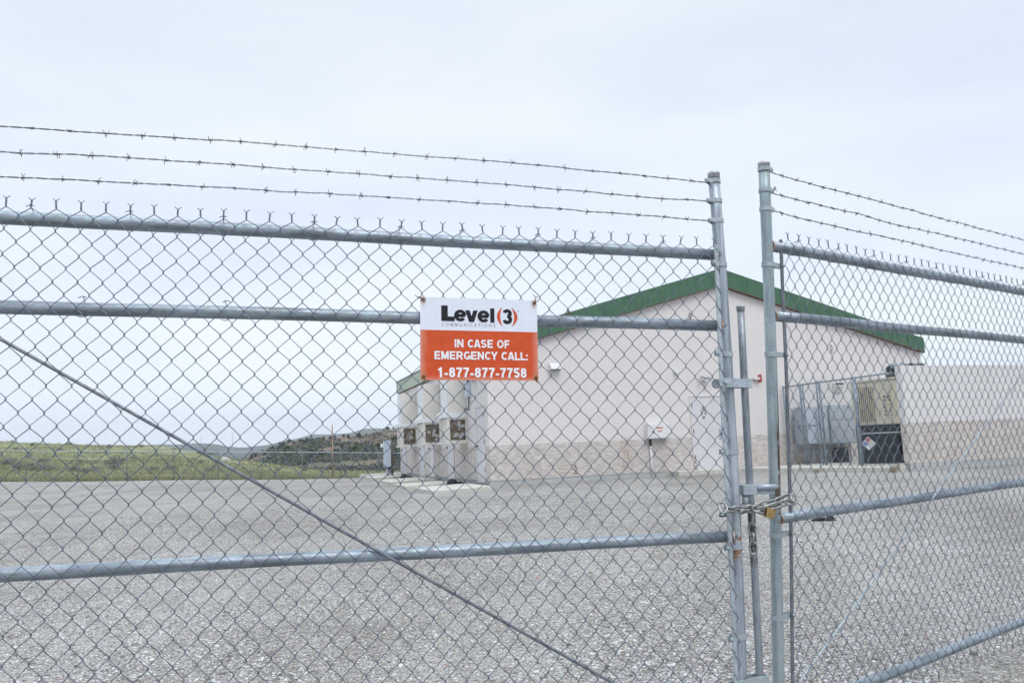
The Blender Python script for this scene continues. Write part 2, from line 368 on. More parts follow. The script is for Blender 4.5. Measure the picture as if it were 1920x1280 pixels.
me = bpy.data.meshes.new('loose_pebbles'); me.from_pydata(pv, [], pf); me.polygons.foreach_set('use_smooth', [True] * len(pf)); me.materials.append(m_pebble)
o = bpy.data.objects.new('loose_pebbles', me); col.objects.link(o); tag(o, 'loose pale pebbles strewn over the gravel lot near the gate', 'pebbles', kind='stuff')
del pv, pf

# meadow beyond the far fence
AZc = [-60, -45, -33, -28, -26, -24.1, -22, -20, -18.1, -15, -12, -9, 0, 20]
ELc = [1.9, 1.75, 1.55, 1.2, 1.08, 1.02, .45, .0, -.35, -.9, -1.25, -1.45, -1.5, -1.5]
RCc = [190, 180, 160, 150, 145, 140, 135, 130, 125, 115, 105, 95, 92, 92]
def fence_r(a):
    d = Vector((math.sin(R_(a)), math.cos(R_(a)), 0)); return FL.dot(FN) / max(.2, d.dot(FN))
def meadow_z(x, y, r, a):
    rc = interp(a, AZc, RCc); zc = 1.45 + rc * math.tan(R_(interp(a, AZc, ELc)))
    rf = fence_r(a) + .3; xf, yf = rf * math.sin(R_(a)), rf * math.cos(R_(a)); zf = gz(xf, yf)
    if r <= rf: return gz(x, y) - .05 - .3 * sstep(0, 3, rf - r)
    t = (r - rf) / (rc - rf)
    if t < 1: z = zf + .04 * sstep(0, .05, t) + (zc - zf) * (t ** 1.05) * (1 - .0 * t)
    else: z = zc - (r - rc) * .02 - 13 * sstep(0, 2.2, t - 1)
    k = sstep(0, .15, t)
    return z + k * (.28 * noise.noise(Vector((x * .06, y * .06, 1))) + .12 * noise.noise(Vector((x * .22, y * .22, 2))))
mrs = [46 + 1.2 * i for i in range(50)] + [107 + 2.5 * i for i in range(50)] + [240 + 20 * i for i in range(12)]
mb = polar(mrs, [-58 + .5 * i for i in range(130)], meadow_z); mo = mb.build('meadow', m_meadow); tag(mo, kind='structure')

# juniper hill
HAZ = [], []
for px, py in [(400, 880), (440, 866), (466, 857), (483, 849), (503, 843), (530, 832), (560, 828), (586, 824), (620, 821), (644, 818), (681, 814), (712, 808.5), (740, 805), (800, 800), (900, 806), (1000, 830)]:
    d = ray(px, py); HAZ[0].append(math.degrees(math.atan2(d.x, d.y))); HAZ[1].append(math.degrees(math.asin(d.z)))
def hill_el(a): return interp(a, HAZ[0], HAZ[1])
HR = 430.
def hill_z(x, y, r, a):
    zc = EYE.z + HR * math.tan(R_(hill_el(a)))
    t = (r - 150) / (HR - 150)
    z = -12 + (zc + 12) * sstep(-.25, 1.15, t) / sstep(-.25, 1.15, 1.0) if t < 1 else zc - (r - HR) * .12
    return z + 1.3 * noise.noise(Vector((x * .02, y * .02, 3))) * sstep(0, .4, t) * (1 - .6 * sstep(.7, 1, t))
hb = polar([150 + 8 * i for i in range(60)], [-24 + .3 * i for i in range(110)], hill_z); ho = hb.build('hill', m_hill); tag(ho, kind='structure')

# far mountains
MA = [], []
for px, py in [(-900, 850), (-400, 838), (-100, 842), (100, 838), (260, 833), (300, 831), (340, 831.5), (370, 829), (404, 831), (426, 836), (456, 838.5), (476, 836), (503, 833.5), (530, 826), (560, 820.6), (586, 813), (620, 813), (655, 811), (683, 802), (712, 801), (735, 804), (800, 812), (1000, 822), (1400, 812), (2000, 800), (3000, 800)]:
    d = ray(px, py); MA[0].append(math.degrees(math.atan2(d.x, d.y))); MA[1].append(math.degrees(math.asin(d.z)))
MR = 3200.
def mtn_z(x, y, r, a):
    zc = EYE.z + MR * math.tan(R_(interp(a, MA[0], MA[1]))); t = (r - 900) / (MR - 900)
    z = -15 + (zc + 15) * t ** 1.6 if t < 1 else zc - (r - MR) * .08
    return z + 9 * noise.fractal(Vector((x * .0016, y * .0016, 7)), 1.0, 2.0, 4) * sstep(0, .3, t) * (1 - .85 * sstep(.7, 1, t))
tb = polar([900 + 80 * i for i in range(40)], [-62 + .4 * i for i in range(300)], mtn_z); to = tb.build('mountains', m_mtn); tag(to, kind='structure')

# ------------------------------------------------------------------ gate leaves
M1 = Matrix(((0.9623997, -0.2705621, 0.0241427, 0.88178), (0.2706196, 0.9626859, 0.0009185, 3.22874), (-0.0234903, 0.0056495, 0.9997081, 2.20489), (0, 0, 0, 1)))
M2 = Matrix(((0.8061134, -0.5905368, 0.0380468, 1.09766), (0.5917485, 0.8040079, -0.0583520, 3.2733), (0.0038691, 0.0695525, 0.9975708, 2.24919), (0, 0, 0, 1)))
def luv(M, px, py, n):
    nn = M.to_3x3().col[1]; P0 = M.translation + nn * n; d = ray(px, py); t = (P0 - EYE).dot(nn) / d.dot(nn)
    q = M.inverted() @ (EYE + d * t); return Vector((q.x, n, q.z))
PITCH_V = .0855
NM = -.038
def weave(cols_, v0, nrows, seed, par=0):
    rg = random.Random(seed); b = MB(); J = {}
    d_ = .0040; ov = .0020
    def jit(k, j):
        if (k, j) not in J: J[(k, j)] = (rg.gauss(0, .0009), rg.gauss(0, .0008))
        return J[(k, j)]
    hv = PITCH_V / 2
    for i in range(len(cols_) - 1):
        pts = []
        for j in range(nrows + 1):
            left = (i + j + par) % 2 == 0
            k = i if left else i + 1; jx, jz = jit(k, j)
            x = cols_[k] + jx + (-ov if left else ov); z = v0 - j * hv + jz - (.009 if j == 0 else 0)
            s0 = 1 if left else -1           # side arrived from
            if j == 0:
                pts.append(Vector((x, NM, z)))
                dn = -d_ if left else d_
                pts.append(Vector((x + (.004 if left else -.004), NM + dn * .7, z - .006)))
                continue
            a_n = d_ if left else -d_
            ins = .0016 if left else -.0016
            pts.append(Vector((x + ins, NM + a_n, z + .0036)))
            pts.append(Vector((x, NM, z)))
            pts.append(Vector((x + ins, NM - a_n, z - .0036)))
        if True:
            # gentle bow of each strand
            out = [pts[0]]
            for q in range(1, len(pts)):
                p0, p1 = pts[q-1], pts[q]
                if (p1 - p0).length > .02:
                    mid = (p0 + p1) / 2; out.append(mid + Vector((0, (mid.y - NM) * .3, .0007)))
                out.append(p1)
            pts = out
        b.tube(pts, .00155, 4, cap=False)
        # cut prongs below
        e = pts[-1]; b.tube([e, e + Vector((0, 0, -.018))], .00155, 4)
    for k in range(len(cols_)):
        if (k + par) % 2: continue
        jx, jz = jit(k, 0); x, z = cols_[k] + jx, v0 + jz - .009; lean = rg.gauss(0, .0025); hh = .022 + rg.gauss(0, .0012)
        for ph in (0, math.pi):
            sgn = 1 if ph else -1; pts = []
            for q in range(13):
                t = q / 12; a = ph + t * 2 * math.pi * 1.75 + math.pi
                pts.append(Vector((x + lean * t + .0021 * math.cos(a), NM + .0021 * math.sin(a), z + hh * t)))
            s2 = 1 if pts[-1].x > x + lean else -1
            s2 = sgn
            pts.append(pts[-1] + Vector((s2 * .004, 0, .003))); pts.append(pts[-1] + Vector((s2 * .0065, rg.gauss(0, .002), .0055)))
            b.tube(pts, .00155, 4)
    return b
def spline_path(anch, step=.012, wob=.0015, seed=0):
    anch = sorted(anch, key=lambda p: p[0]); xs = [p[0] for p in anch]; zs = [p[1] for p in anch]
    n = int((xs[-1] - xs[0]) / step); out = []
    for i in range(n + 1):
        u = xs[0] + (xs[-1] - xs[0]) * i / n
        z = (interp(u - .06, xs, zs) + interp(u, xs, zs) + interp(u + .06, xs, zs)) / 3 if .06 < u - xs[0] and xs[-1] - u > .06 else interp(u, xs, zs)
        z += wob * noise.noise(Vector((u * 6, seed * 7.1, 0))) + wob * .6 * noise.noise(Vector((u * 19, seed * 3.1, 5)))
        out.append(Vector((u, wob * noise.noise(Vector((u * 7, 3, seed))), z)))
    return out
def barbed(anch, seed, spacing):
    rg = random.Random(seed); b = MB(); path = spline_path(anch, .006, .003, seed); L = len(path)
    for ph in (0, math.pi):
        b.tube([p + Vector((0, math.cos(ph + i * .006 / .085 * 6.283) * .0017, math.sin(ph + i * .006 / .085 * 6.283) * .0017)) for i, p in enumerate(path)], .00125, 4)
    u = path[0].x + .07 + rg.random() * .04
    while u < path[-1].x - .05:
        i = min(L - 1, int((u - path[0].x) / .006)); p = path[i]
        for q in range(2):                     # two wires wound round the strands, four points
            a0 = rg.random() * 6.283; c = p + Vector((q * .006 - .003, 0, 0)); pts = []
            e0 = Vector((rg.gauss(0, .35), math.cos(a0), math.sin(a0))).normalized() * .015
            e1 = Vector((rg.gauss(0, .35), math.cos(a0 + 2.9 + rg.gauss(0, .5)), math.sin(a0 + 2.9 + rg.gauss(0, .5)))).normalized() * .015
            pts.append(c + e0)
            for s in range(9):
                a = a0 + s * .95; pts.append(c + Vector((-.003 + s * .0008, math.cos(a) * .0036, math.sin(a) * .0036)))
            pts.append(c + e1)
            b.tube(pts, .00105, 4)
        u += spacing * (1 + rg.gauss(0, .04))
    return b
def strap(c, r, w_, z, bolt, t=.0028, n=20):      # band round a post at c=(x,y), ears reaching to the bolt
    b = MB(); cx, cy = c; bx, by = bolt; a0 = math.atan2(by - cy, bx - cx)
    prof = []
    for i in range(n + 1):
        a = a0 + R_(38) + (2 * math.pi - R_(76)) * i / n; prof.append((cx + r * math.cos(a), cy + r * math.sin(a)))
    pts = [(bx + .010 * math.cos(a0) - .004 * math.sin(a0), by + .010 * math.sin(a0) + .004 * math.cos(a0))] + prof + [(bx + .010 * math.cos(a0) + .004 * math.sin(a0), by + .010 * math.sin(a0) - .004 * math.cos(a0))]
    L = len(pts); vs = []
    for i, (x, y) in enumerate(pts):
        x0, y0 = pts[max(0, i-1)]; x1, y1 = pts[min(L-1, i+1)]; nx, ny = y1 - y0, x0 - x1; l = math.hypot(nx, ny) or 1; nx, ny = nx / l * t / 2, ny / l * t / 2
        vs += [(x + nx, y + ny, z - w_/2), (x + nx, y + ny, z + w_/2), (x - nx, y - ny, z + w_/2), (x - nx, y - ny, z - w_/2)]
    fs = []
    for i in range(L - 1):
        for k in range(4): fs.append((i*4+k, i*4+(k+1) % 4, (i+1)*4+(k+1) % 4, (i+1)*4+k))
    fs += [(0,1,2,3), tuple((L-1)*4+k for k in (3,2,1,0))]; b.add(vs, fs); return b
def bolt(p, d, r=.006, hd=.007):
    b = MB(); p = Vector(p); d = Vector(d).normalized()
    b.tube([p, p + d * hd * .3, p + d * hd * .75, p + d * hd], [r, r, r * .8, r * .3], 10)
    b.tube([p - d * .016, p], .0032, 6); b.tube([p - d * .022, p - d * .015], r * .85, 6, smooth=False); return b
def tie(u, v, rr, seed, tails=.02):
    rg = random.Random(seed); b = MB(); pts = []
    for i in range(13):
        a = R_(150 - 300 * i / 12 + 0); pts.append(Vector((u + .004 * (i / 12 - .5), -math.cos(a) * -(rr + .002) * 1.0, v + math.sin(a) * (rr + .002))))
    pts = [Vector((u + rg.gauss(0, .004), NM - .006, v + rr + .012))] + [Vector((u + .008 * (i/10 - .5), math.cos(R_(100 - 200 * i/10)) * (rr + .002), v + math.sin(R_(100 - 200 * i/10)) * (rr + .002))) for i in range(11)] + [Vector((u - .006, NM - .006, v - rr - .012)), Vector((u - .018, NM - .008, v - rr - .010 + rg.gauss(0, .004)))]
    b.tube(pts, .0014, 4)
    b.tube([Vector((u - .014, NM - .004, v + rr + .006)), Vector((u, NM - .009, v + rr + .011)), Vector((u + .010, NM - .004, v + rr + .008))], .0014, 4); return b
def post_curve(bow, v0, v1, n=14):
    return [Vector((bow(v0 + (v1 - v0) * i / n), 0, v0 + (v1 - v0) * i / n)) for i in range(n + 1)]

def leaf(M, sgn, label, cols_, bows, mats, bar, wires, bands, bands_top, rail_r, post_r, tie_us):
    root = empty('gate_leaf', M, label, 'gate', 'leaves of the double gate')
    LEN = 3.6; VB = -1.935
    p = MB().tube(post_curve(bows, .345, -2.02), post_r, 24).build('frame_post', mats['post'], root)
    p['label'] = mats['postlabel']
    MB().tube([(sgn * LEN, 0, .345), (sgn * LEN, 0, -2.02)], post_r, 16).build('frame_post', m_post, root)
    zt = .345; x0 = bows(.345); pr = post_r + .0022
    cap = MB().tube([(x0, 0, zt - .014), (x0, 0, zt + .004), (x0, 0, zt + .0045), (x0, 0, zt + .010), (x0, 0, zt + .017), (x0, 0, zt + .021), (x0, 0, zt + .0225)], [pr, pr, pr + .001, pr * .99, pr * .82, pr * .5, pr * .1], 24)
    cap.build('post_cap', m_cap, root)
    for v in (0, -.2985, -1.145, VB):
        x = bows(v); off = .006
        MB().tube([(x + sgn * (post_r - .004 if sgn > 0 else .004), 0, v)] + [(sgn * (LEN * i / 12), 0, v + .0015 * math.sin(i * 1.3)) for i in range(1, 12)] + [(sgn * (LEN - .004), 0, v)], rail_r, 20).build('rail', m_rail, root)
        # weld collar
        ww = MB(); xw = x + sgn * post_r * .80
        for q in range(1):
            pts = [Vector((xw + sgn * .003 * math.cos(2 * a * 1.0) , math.cos(a) * (rail_r + .0005), v + math.sin(a) * (rail_r + .0005))) for a in [2 * math.pi * i / 22 for i in range(22)]]
            ww.tube(pts, [.0032 + .0014 * random.random() for _ in pts], 6, closed=True)
        ww.build('weld', m_weld, root)
    weave(cols_, .0405, 48, 3 + int(sgn), 1 if sgn > 0 else 0).build('chain_link_mesh', m_wire, root)
    bx, bn = bar
    b_ = MB(); L = [Vector((bx(v), bn, v)) for v in [.032 - 2.02 * i / 10 for i in range(11)]]
    for i in range(10):
        a, c = L[i], L[i+1]
        for q in (0,):
            hw, ht = .0085, .003
            vs = [a + Vector((-hw, -ht, 0)), a + Vector((hw, -ht, 0)), a + Vector((hw, ht, 0)), a + Vector((-hw, ht, 0)), c + Vector((-hw, -ht, 0)), c + Vector((hw, -ht, 0)), c + Vector((hw, ht, 0)), c + Vector((-hw, ht, 0))]
            fs = [(0,4,5,1),(1,5,6,2),(2,6,7,3),(3,7,4,0)] + ([(0,1,2,3)] if i == 0 else []) + ([(7,6,5,4)] if i == 9 else [])
            b_.add(vs, fs)
    b_.build('tension_bar', m_fit if sgn < 0 else m_truss, root)
    for v in bands:
        bd = strap((bows(v), 0), post_r + .0022, .020, v, (bx(v) + sgn * .0, bn + (.012 if sgn > 0 else .006)) if sgn > 0 else (bx(v) - .014, bn + .004)).build('tension_band', m_fit, root)
        bp = (bx(v) + .002, bn - .006, v) if sgn > 0 else (bx(v) - .012, bn - .002, v)
        bolt(bp, (.3 * sgn, -1, 0) if sgn > 0 else (-.6, -1, 0), .0075).build('bolt', m_fit, bd)
    for v in bands_top:
        bd = strap((bows(v), 0), post_r + .0020, .017, v, (bows(v) + sgn * (post_r + .012), -.006)).build('wire_band', m_fit, root)
        bolt((bows(v) + sgn * (post_r + .013), -.012, v), (sgn * .4, -1, 0), .006).build('bolt', m_fit, bd)
    for q, (anch, sp) in enumerate(wires):
        barbed(anch, 11 + q + int(sgn), sp).build('barbed_wire', m_barb, root)
    # ends of the barbed wire wrapped back on themselves
    for q, (u, v) in enumerate(tie_us):
        t_ = tie(u, v, rail_r, 30 + q).build('tie_wire', m_wire, root)
    return root

def bow1(v): return .008 - .030 * ((v + .72) / 1.0) ** 2 * .45 - .0 * v
def bow2(v): return .009 - .028 * ((v + .75) / 1.0) ** 2 * .42
# columns of the weave: (even ones carry the twisted tops)
A1x = [0, 10, 22, 23, 34]; A1u = [-2.622, -1.877, -.947, -.880, -.048]
cols1 = []
k0 = 34 + .0
u = -.048; top_us = [interp(i, A1x, A1u) for i in range(35)]
full = [A1u[0] - .0745 * i for i in range(12, 0, -1)] + top_us
for i, q in enumerate(full):
    cols1.append(q)
    if i < len(full) - 1: cols1.append((q + full[i+1]) / 2)
cols1.append(full[-1] + .020)
u0 = .096; full2 = [u0 + .0757 * i for i in range(46)]
cols2 = [.0735]
for i, q in enumerate(full2):
    cols2.append(q)
    if i < len(full2) - 1: cols2.append((q + full2[i+1]) / 2)
BW1 = [[(-3.58, .29), (-2.667, .311), (-2.276, .317), (-1.881, .325), (-1.293, .326), (-.894, .329), (-.347, .319), (-.04, .313)],
       [(-3.58, .20), (-2.661, .222), (-2.381, .233), (-2.084, .236), (-1.703, .237), (-.895, .238), (-.351, .228), (-.035, .230)],
       [(-3.58, .12), (-2.656, .138), (-2.269, .145), (-1.776, .151), (-1.433, .155), (-.897, .156), (-.378, .150), (-.03, .145)]]
BW2 = [[(.04, .323), (.276, .318), (.532, .32), (.797, .323), (1.158, .323), (1.543, .321), (1.932, .323), (2.411, .326), (3.58, .33)],
       [(.04, .233), (.297, .230), (.667, .234), (1.045, .226), (1.426, .232), (1.923, .234), (3.58, .24)],
       [(.04, .155), (.292, .150), (.556, .147), (.952, .151), (1.322, .149), (1.935, .146), (3.58, .147)]]
ties1 = [(full[12 + k], 0) for k in (1, 5, 9, 13, 17, 20, 24, 27, 31)] + [(full[12 + k] + .02, -.2985) for k in (3, 9)]
ties2 = [(full2[k], 0) for k in (1, 5, 9, 13, 17, 20, 24, 27, 31)]
L1 = leaf(M1, -1, 'wide near leaf of the chain-link gate, left of the padlock, carrying the orange sign', cols1, bow1,
          dict(post=m_post, postlabel='streaky galvanised post with rust at its welds'), (lambda v: -.038 - .006 * sstep(0, -.6, v) - .010 * sstep(-1.2, -2.0, v), NM),
          [(BW1[0], .112), (BW1[1], .112), (BW1[2], .112)], [-.042, -.417, -.812, -1.186, -1.528], [.318, .232, .146], .0232, .0232, ties1)
L2 = leaf(M2, 1, 'chain-link gate leaf right of the padlock, with a peeling rust strip on its post', cols2, bow2,
          dict(post=m_post2, postlabel='grey-green post with a dark peeling strip'), (lambda v: .082 + .012 * sstep(0, -.6, v) - .022 * sstep(-1.1, -2.0, v), -.012),
          [(BW2[0], .100), (BW2[1], .100), (BW2[2], .100)], [-.082, -.462, -1.211, -1.542], [.328, .237, .156], .0232, .0232, ties2)

# diagonal truss rods
MB().tube([(-3.55, -.0275, .155), (-2.615, -.0275, -.407), (-.55, -.0275, -1.647), (-.08, -.0275, -1.93)], .0056, 8).build('truss_rod', m_truss, L1)
MB().tube([(3.55, -.0275, .155), (2.421, -.0275, -.495), (.122, -.0275, -1.80), (.06, -.0275, -1.84)], .0046, 8).build('truss_rod', m_fit, L2)

# drop rod with its fork brackets and latch block (moves with the left leaf)
RN = -.004
def rodx(v): return .083 + .004 * math.sin((v + .2) * 1.8) - .008 * sstep(-1.2, -2.0, v)
rd = MB().tube([Vector((rodx(v), RN, v)) for v in [-.222 - 1.85 * i / 10 for i in range(11)]], .0150, 18).build('drop_rod', m_rod, L1)
MB().tube([(rodx(-.22), RN, -.236), (rodx(-.22), RN, -.221), (rodx(-.22), RN, -.2205), (rodx(-.22), RN, -.214), (rodx(-.22), RN, -.2135)], [.0165, .0168, .019, .0188, .004], 18).build('rod_cap', m_fit, rd)
def fork(v, h, dx=0):
    f = MB()
    pts = [(-.040 + dx, -.046, v), (-.010, -.0455, v), (.020, -.034, v), (.045, -.026, v), (.104, -.0245, v)]
    # front plate with a rounded ear
    for side in (1,):
        vs = []; n = len(pts)
        for (x, y, z) in pts: vs += [(x, y, z - h), (x, y, z + h), (x, y + .004, z + h), (x, y + .004, z - h)]
        fs = []
        for i in range(n - 1):
            for k in range(4): fs.append((i*4+k, i*4+(k+1) % 4, (i+1)*4+(k+1) % 4, (i+1)*4+k))
        fs += [(0,1,2,3), tuple((n-1)*4+k for k in (3,2,1,0))]; f.add(vs, fs)
    f.tube([(-.040 + dx, -.046, v), (-.040 + dx, -.042, v)], h, 18, smooth=False)
    f.box((.100, -.0245, v - h), (.104, .022, v + h)); f.box((.022, .018, v - h), (.100, .022, v + h))
    o = bevel(f.build('fork_bracket', m_fit, L1), .001)
    bolt((-.030 + dx, -.047, v), (0, -1, 0), .010, .008).build('bolt', m_fit, o)
    e = MB(); e.tube([(-.062 + dx, -.030, v - .004), (-.060 + dx, -.026, v - .004)], .020, 16, smooth=False); e.build('washer', m_rod, o)
fork(-.537, .0185); fork(-1.70, .021)
lb = MB(); lb.box((.038, -.024, -.986), (.100, .020, -.944)); lo = bevel(lb.build('latch_block', m_fit, L1), .003)
lt = MB(); lt.tube([(.098, -.012, -.957), (.188, -.012, -.957), (.198, -.012, -.957), (.202, -.012, -.957)], [.0125, .0125, .009, .003], 16); lt.box((.098, -.010, -.986), (.190, -.006, -.958)); lt.build('latch_bar', m_rail, lo)
lc = MB(); lc.tube([(.058, 0, -1.03), (.058, 0, -.986)], .014, 14); lc.build('latch_stop', m_fit, lo)
bd = strap((bow1(-1.035), 0), .026, .026, -1.035, (.066, -.004)).build('latch_band', m_fit, L1)

# chain links
def link_mesh(L=.046, W=.027, r=.0048):
    h = (L - W) / 2; pts = []
    for i in range(9): a = -math.pi/2 + math.pi * i / 8; pts.append((h + W/2 * math.cos(a), W/2 * math.sin(a), 0))
    for i in range(9): a = math.pi/2 + math.pi * i / 8; pts.append((-h + W/2 * math.cos(a), W/2 * math.sin(a), 0))
    return MB().tube(pts, r, 8, closed=True)
chain = empty('chain', M1 @ Matrix.Translation((.09, -.06, -1.05)), 'heavy steel chain looped round both gate posts with a loose end hanging down', 'chain')
ch_off = Vector((.09, -.06, -1.05))
def lay(path, first_roll=0, step=.0345):
    path = [Vector(p) - ch_off for p in path]; seg = []
    tot = 0; cum = [0]
    for a, b in zip(path, path[1:]): tot += (b - a).length; cum.append(tot)
    n = max(1, int(round(tot / step))); k = first_roll
    for i in range(n):
        s0 = tot * (i + .5) / n
        for j in range(len(path) - 1):
            if s0 <= cum[j+1] + 1e-9:
                t = (s0 - cum[j]) / (cum[j+1] - cum[j]); p = path[j].lerp(path[j+1], t); d = (path[j+1] - path[j]).normalized(); break
        up = Vector((0, -1, 0)) if abs(d.y) < .8 else Vector((0, 0, 1))
        y = up.cross(d).normalized(); z = d.cross(y)
        Rm = Matrix((d, y, z)).transposed().to_4x4(); roll = Matrix.Rotation(R_(25 + 90 * (k % 2)) + R_(random.uniform(-14, 14)), 4, 'X')
        o = LINK.copy() if lay.n else LINK
        if lay.n: col.objects.link(o)
        o.parent = chain; o.matrix_local = Matrix.Translation(p) @ Rm @ roll; lay.n += 1; k += 1
lay.n = 0
LINK = link_mesh().build('link', m_chain, chain)
c1 = [luv(M1, x, y, n) for x, y, n in [(1353, 944, -.045), (1357, 955, -.062), (1380, 954, -.052), (1405, 953, -.045), (1430, 958, -.045)]]
lay(c1)
c2 = [luv(M1, x, y, n) for x, y, n in [(1430, 957, -.040), (1452, 948, -.048), (1470, 942, -.060), (1484, 941, -.052), (1486, 930, -.020)]]
lay(c2)
c3 = [luv(M1, x, y, n) for x, y, n in [(1352, 962, .0), (1378, 962, .034), (1410, 950, .030), (1440, 945, .02), (1470, 935, .03), (1480, 930, .01)]]
lay(c3)
c4 = [luv(M1, x, y, n) for x, y, n in [(1411, 966, -.026), (1410, 985, -.024), (1411, 1010, -.024), (1413, 1036, -.024)]]
lay(c4, 1)
# padlock
pc = luv(M1, 1442, 961, -.052); sdv = (luv(M1, 1412, 953, -.052) - luv(M1, 1446, 963, -.052)).normalized()
ydir = Vector((0, -1, 0)); zdir = sdv.cross(ydir).normalized()
PM = Matrix((sdv, ydir, zdir)).transposed().to_4x4(); PM.translation = pc
lk = empty('padlock', M1 @ PM, 'brass padlock hanging on the chain between the two gate posts', 'padlock')
b = bevel(MB().box((-.022, -.011, -.019), (.016, .011, .019)).build('body', m_brass, lk), .004, 3)
MB().tube([(.014, 0, -.012), (.066, 0, -.012)] + [(.066 + .012 * math.sin(a), 0, -.012 * math.cos(a)) for a in [math.pi * i / 8 for i in range(1, 8)]] + [(.066, 0, .012), (.014, 0, .012)], .0036, 10).build('shackle', m_chain, lk)
MB().tube([(-.022, 0, 0), (-.0232, 0, 0)], .006, 12, smooth=False).build('keyhole', m_dark, lk)

# ------------------------------------------------------------------ sign
SGN = -.050
p00 = Vector((-1.266, SGN, -.5335))
SW, SH = .446, .3045
sign = empty('sign', M1 @ Matrix.Translation(p00), 'white and orange emergency call sign wired to the gate mesh', 'sign')
def signmat():
    M = Mat('sign_panel_print', .55); M.p.inputs['Specular IOR Level'].default_value = .2
    z = M.axis(2); x = M.axis(0)
    orange = M.ramp(M.noise(22, 6, .7), [(.3, (.56, .070, .020)), (.7, (.66, .105, .035))])
    e1 = M.math('MINIMUM', x, M.math('SUBTRACT', SW, x)); e2 = z
    ed = M.math('ADD', M.math('MINIMUM', M.math('MULTIPLY', e1, .7), e2), M.math('MULTIPLY', M.math('SUBTRACT', M.noise(30, 5, .7), .5), .024))
    fade = M.ramp(ed, [(0.0, 1.), (.007, .5), (.019, 0.)])
    orange = M.mix(M.math('MULTIPLY', fade, .55), orange, (.72, .42, .33))
    white = M.ramp(M.noise(14, 4), [(.3, (.70, .74, .83)), (.7, (.76, .79, .87))])
    up = M.math('GREATER_THAN', z, SH * .602)
    c = M.mix(up, orange, white)
    for hx, hz in ((.011, SH - .011), (SW - .011, SH - .011), (.011, .011), (SW - .011, .011)):
        dx = M.math('SUBTRACT', x, hx); dz = M.math('SUBTRACT', z, hz)
        dzz = M.math('MULTIPLY', dz, .55)
        r2 = M.math('SQRT', M.math('ADD', M.math('MULTIPLY', dx, dx), M.math('MULTIPLY', dzz, dzz)))
        r2 = M.math('ADD', r2, M.math('MULTIPLY', M.math('SUBTRACT', M.noise(70, 4), .5), .009))
        c = M.mix(M.ramp(r2, [(.005, .8), (.013, 0.)]), c, (.42, .24, .13))
    M.color(c); return M.m
ms = signmat()
pb = MB(); nx = 12
rc = .006; prof = []
for cx, cz, a0 in ((SW - rc, SH - rc, 0), (rc, SH - rc, 90), (rc, rc, 180), (SW - rc, rc, 270)):
    for i in range(5): a = R_(a0 + 22.5 * i); prof.append((cx + rc * math.cos(a), 0, cz + rc * math.sin(a)))
pb.prism(prof, (0, .0015, 0)); pb.build('panel', ms, sign)
def arc(cx, cy, rx, ry, a0, a1, n=18): return [(cx + rx * math.cos(R_(a0 + (a1 - a0) * i / n)), cy + ry * math.sin(R_(a0 + (a1 - a0) * i / n))) for i in range(n + 1)]
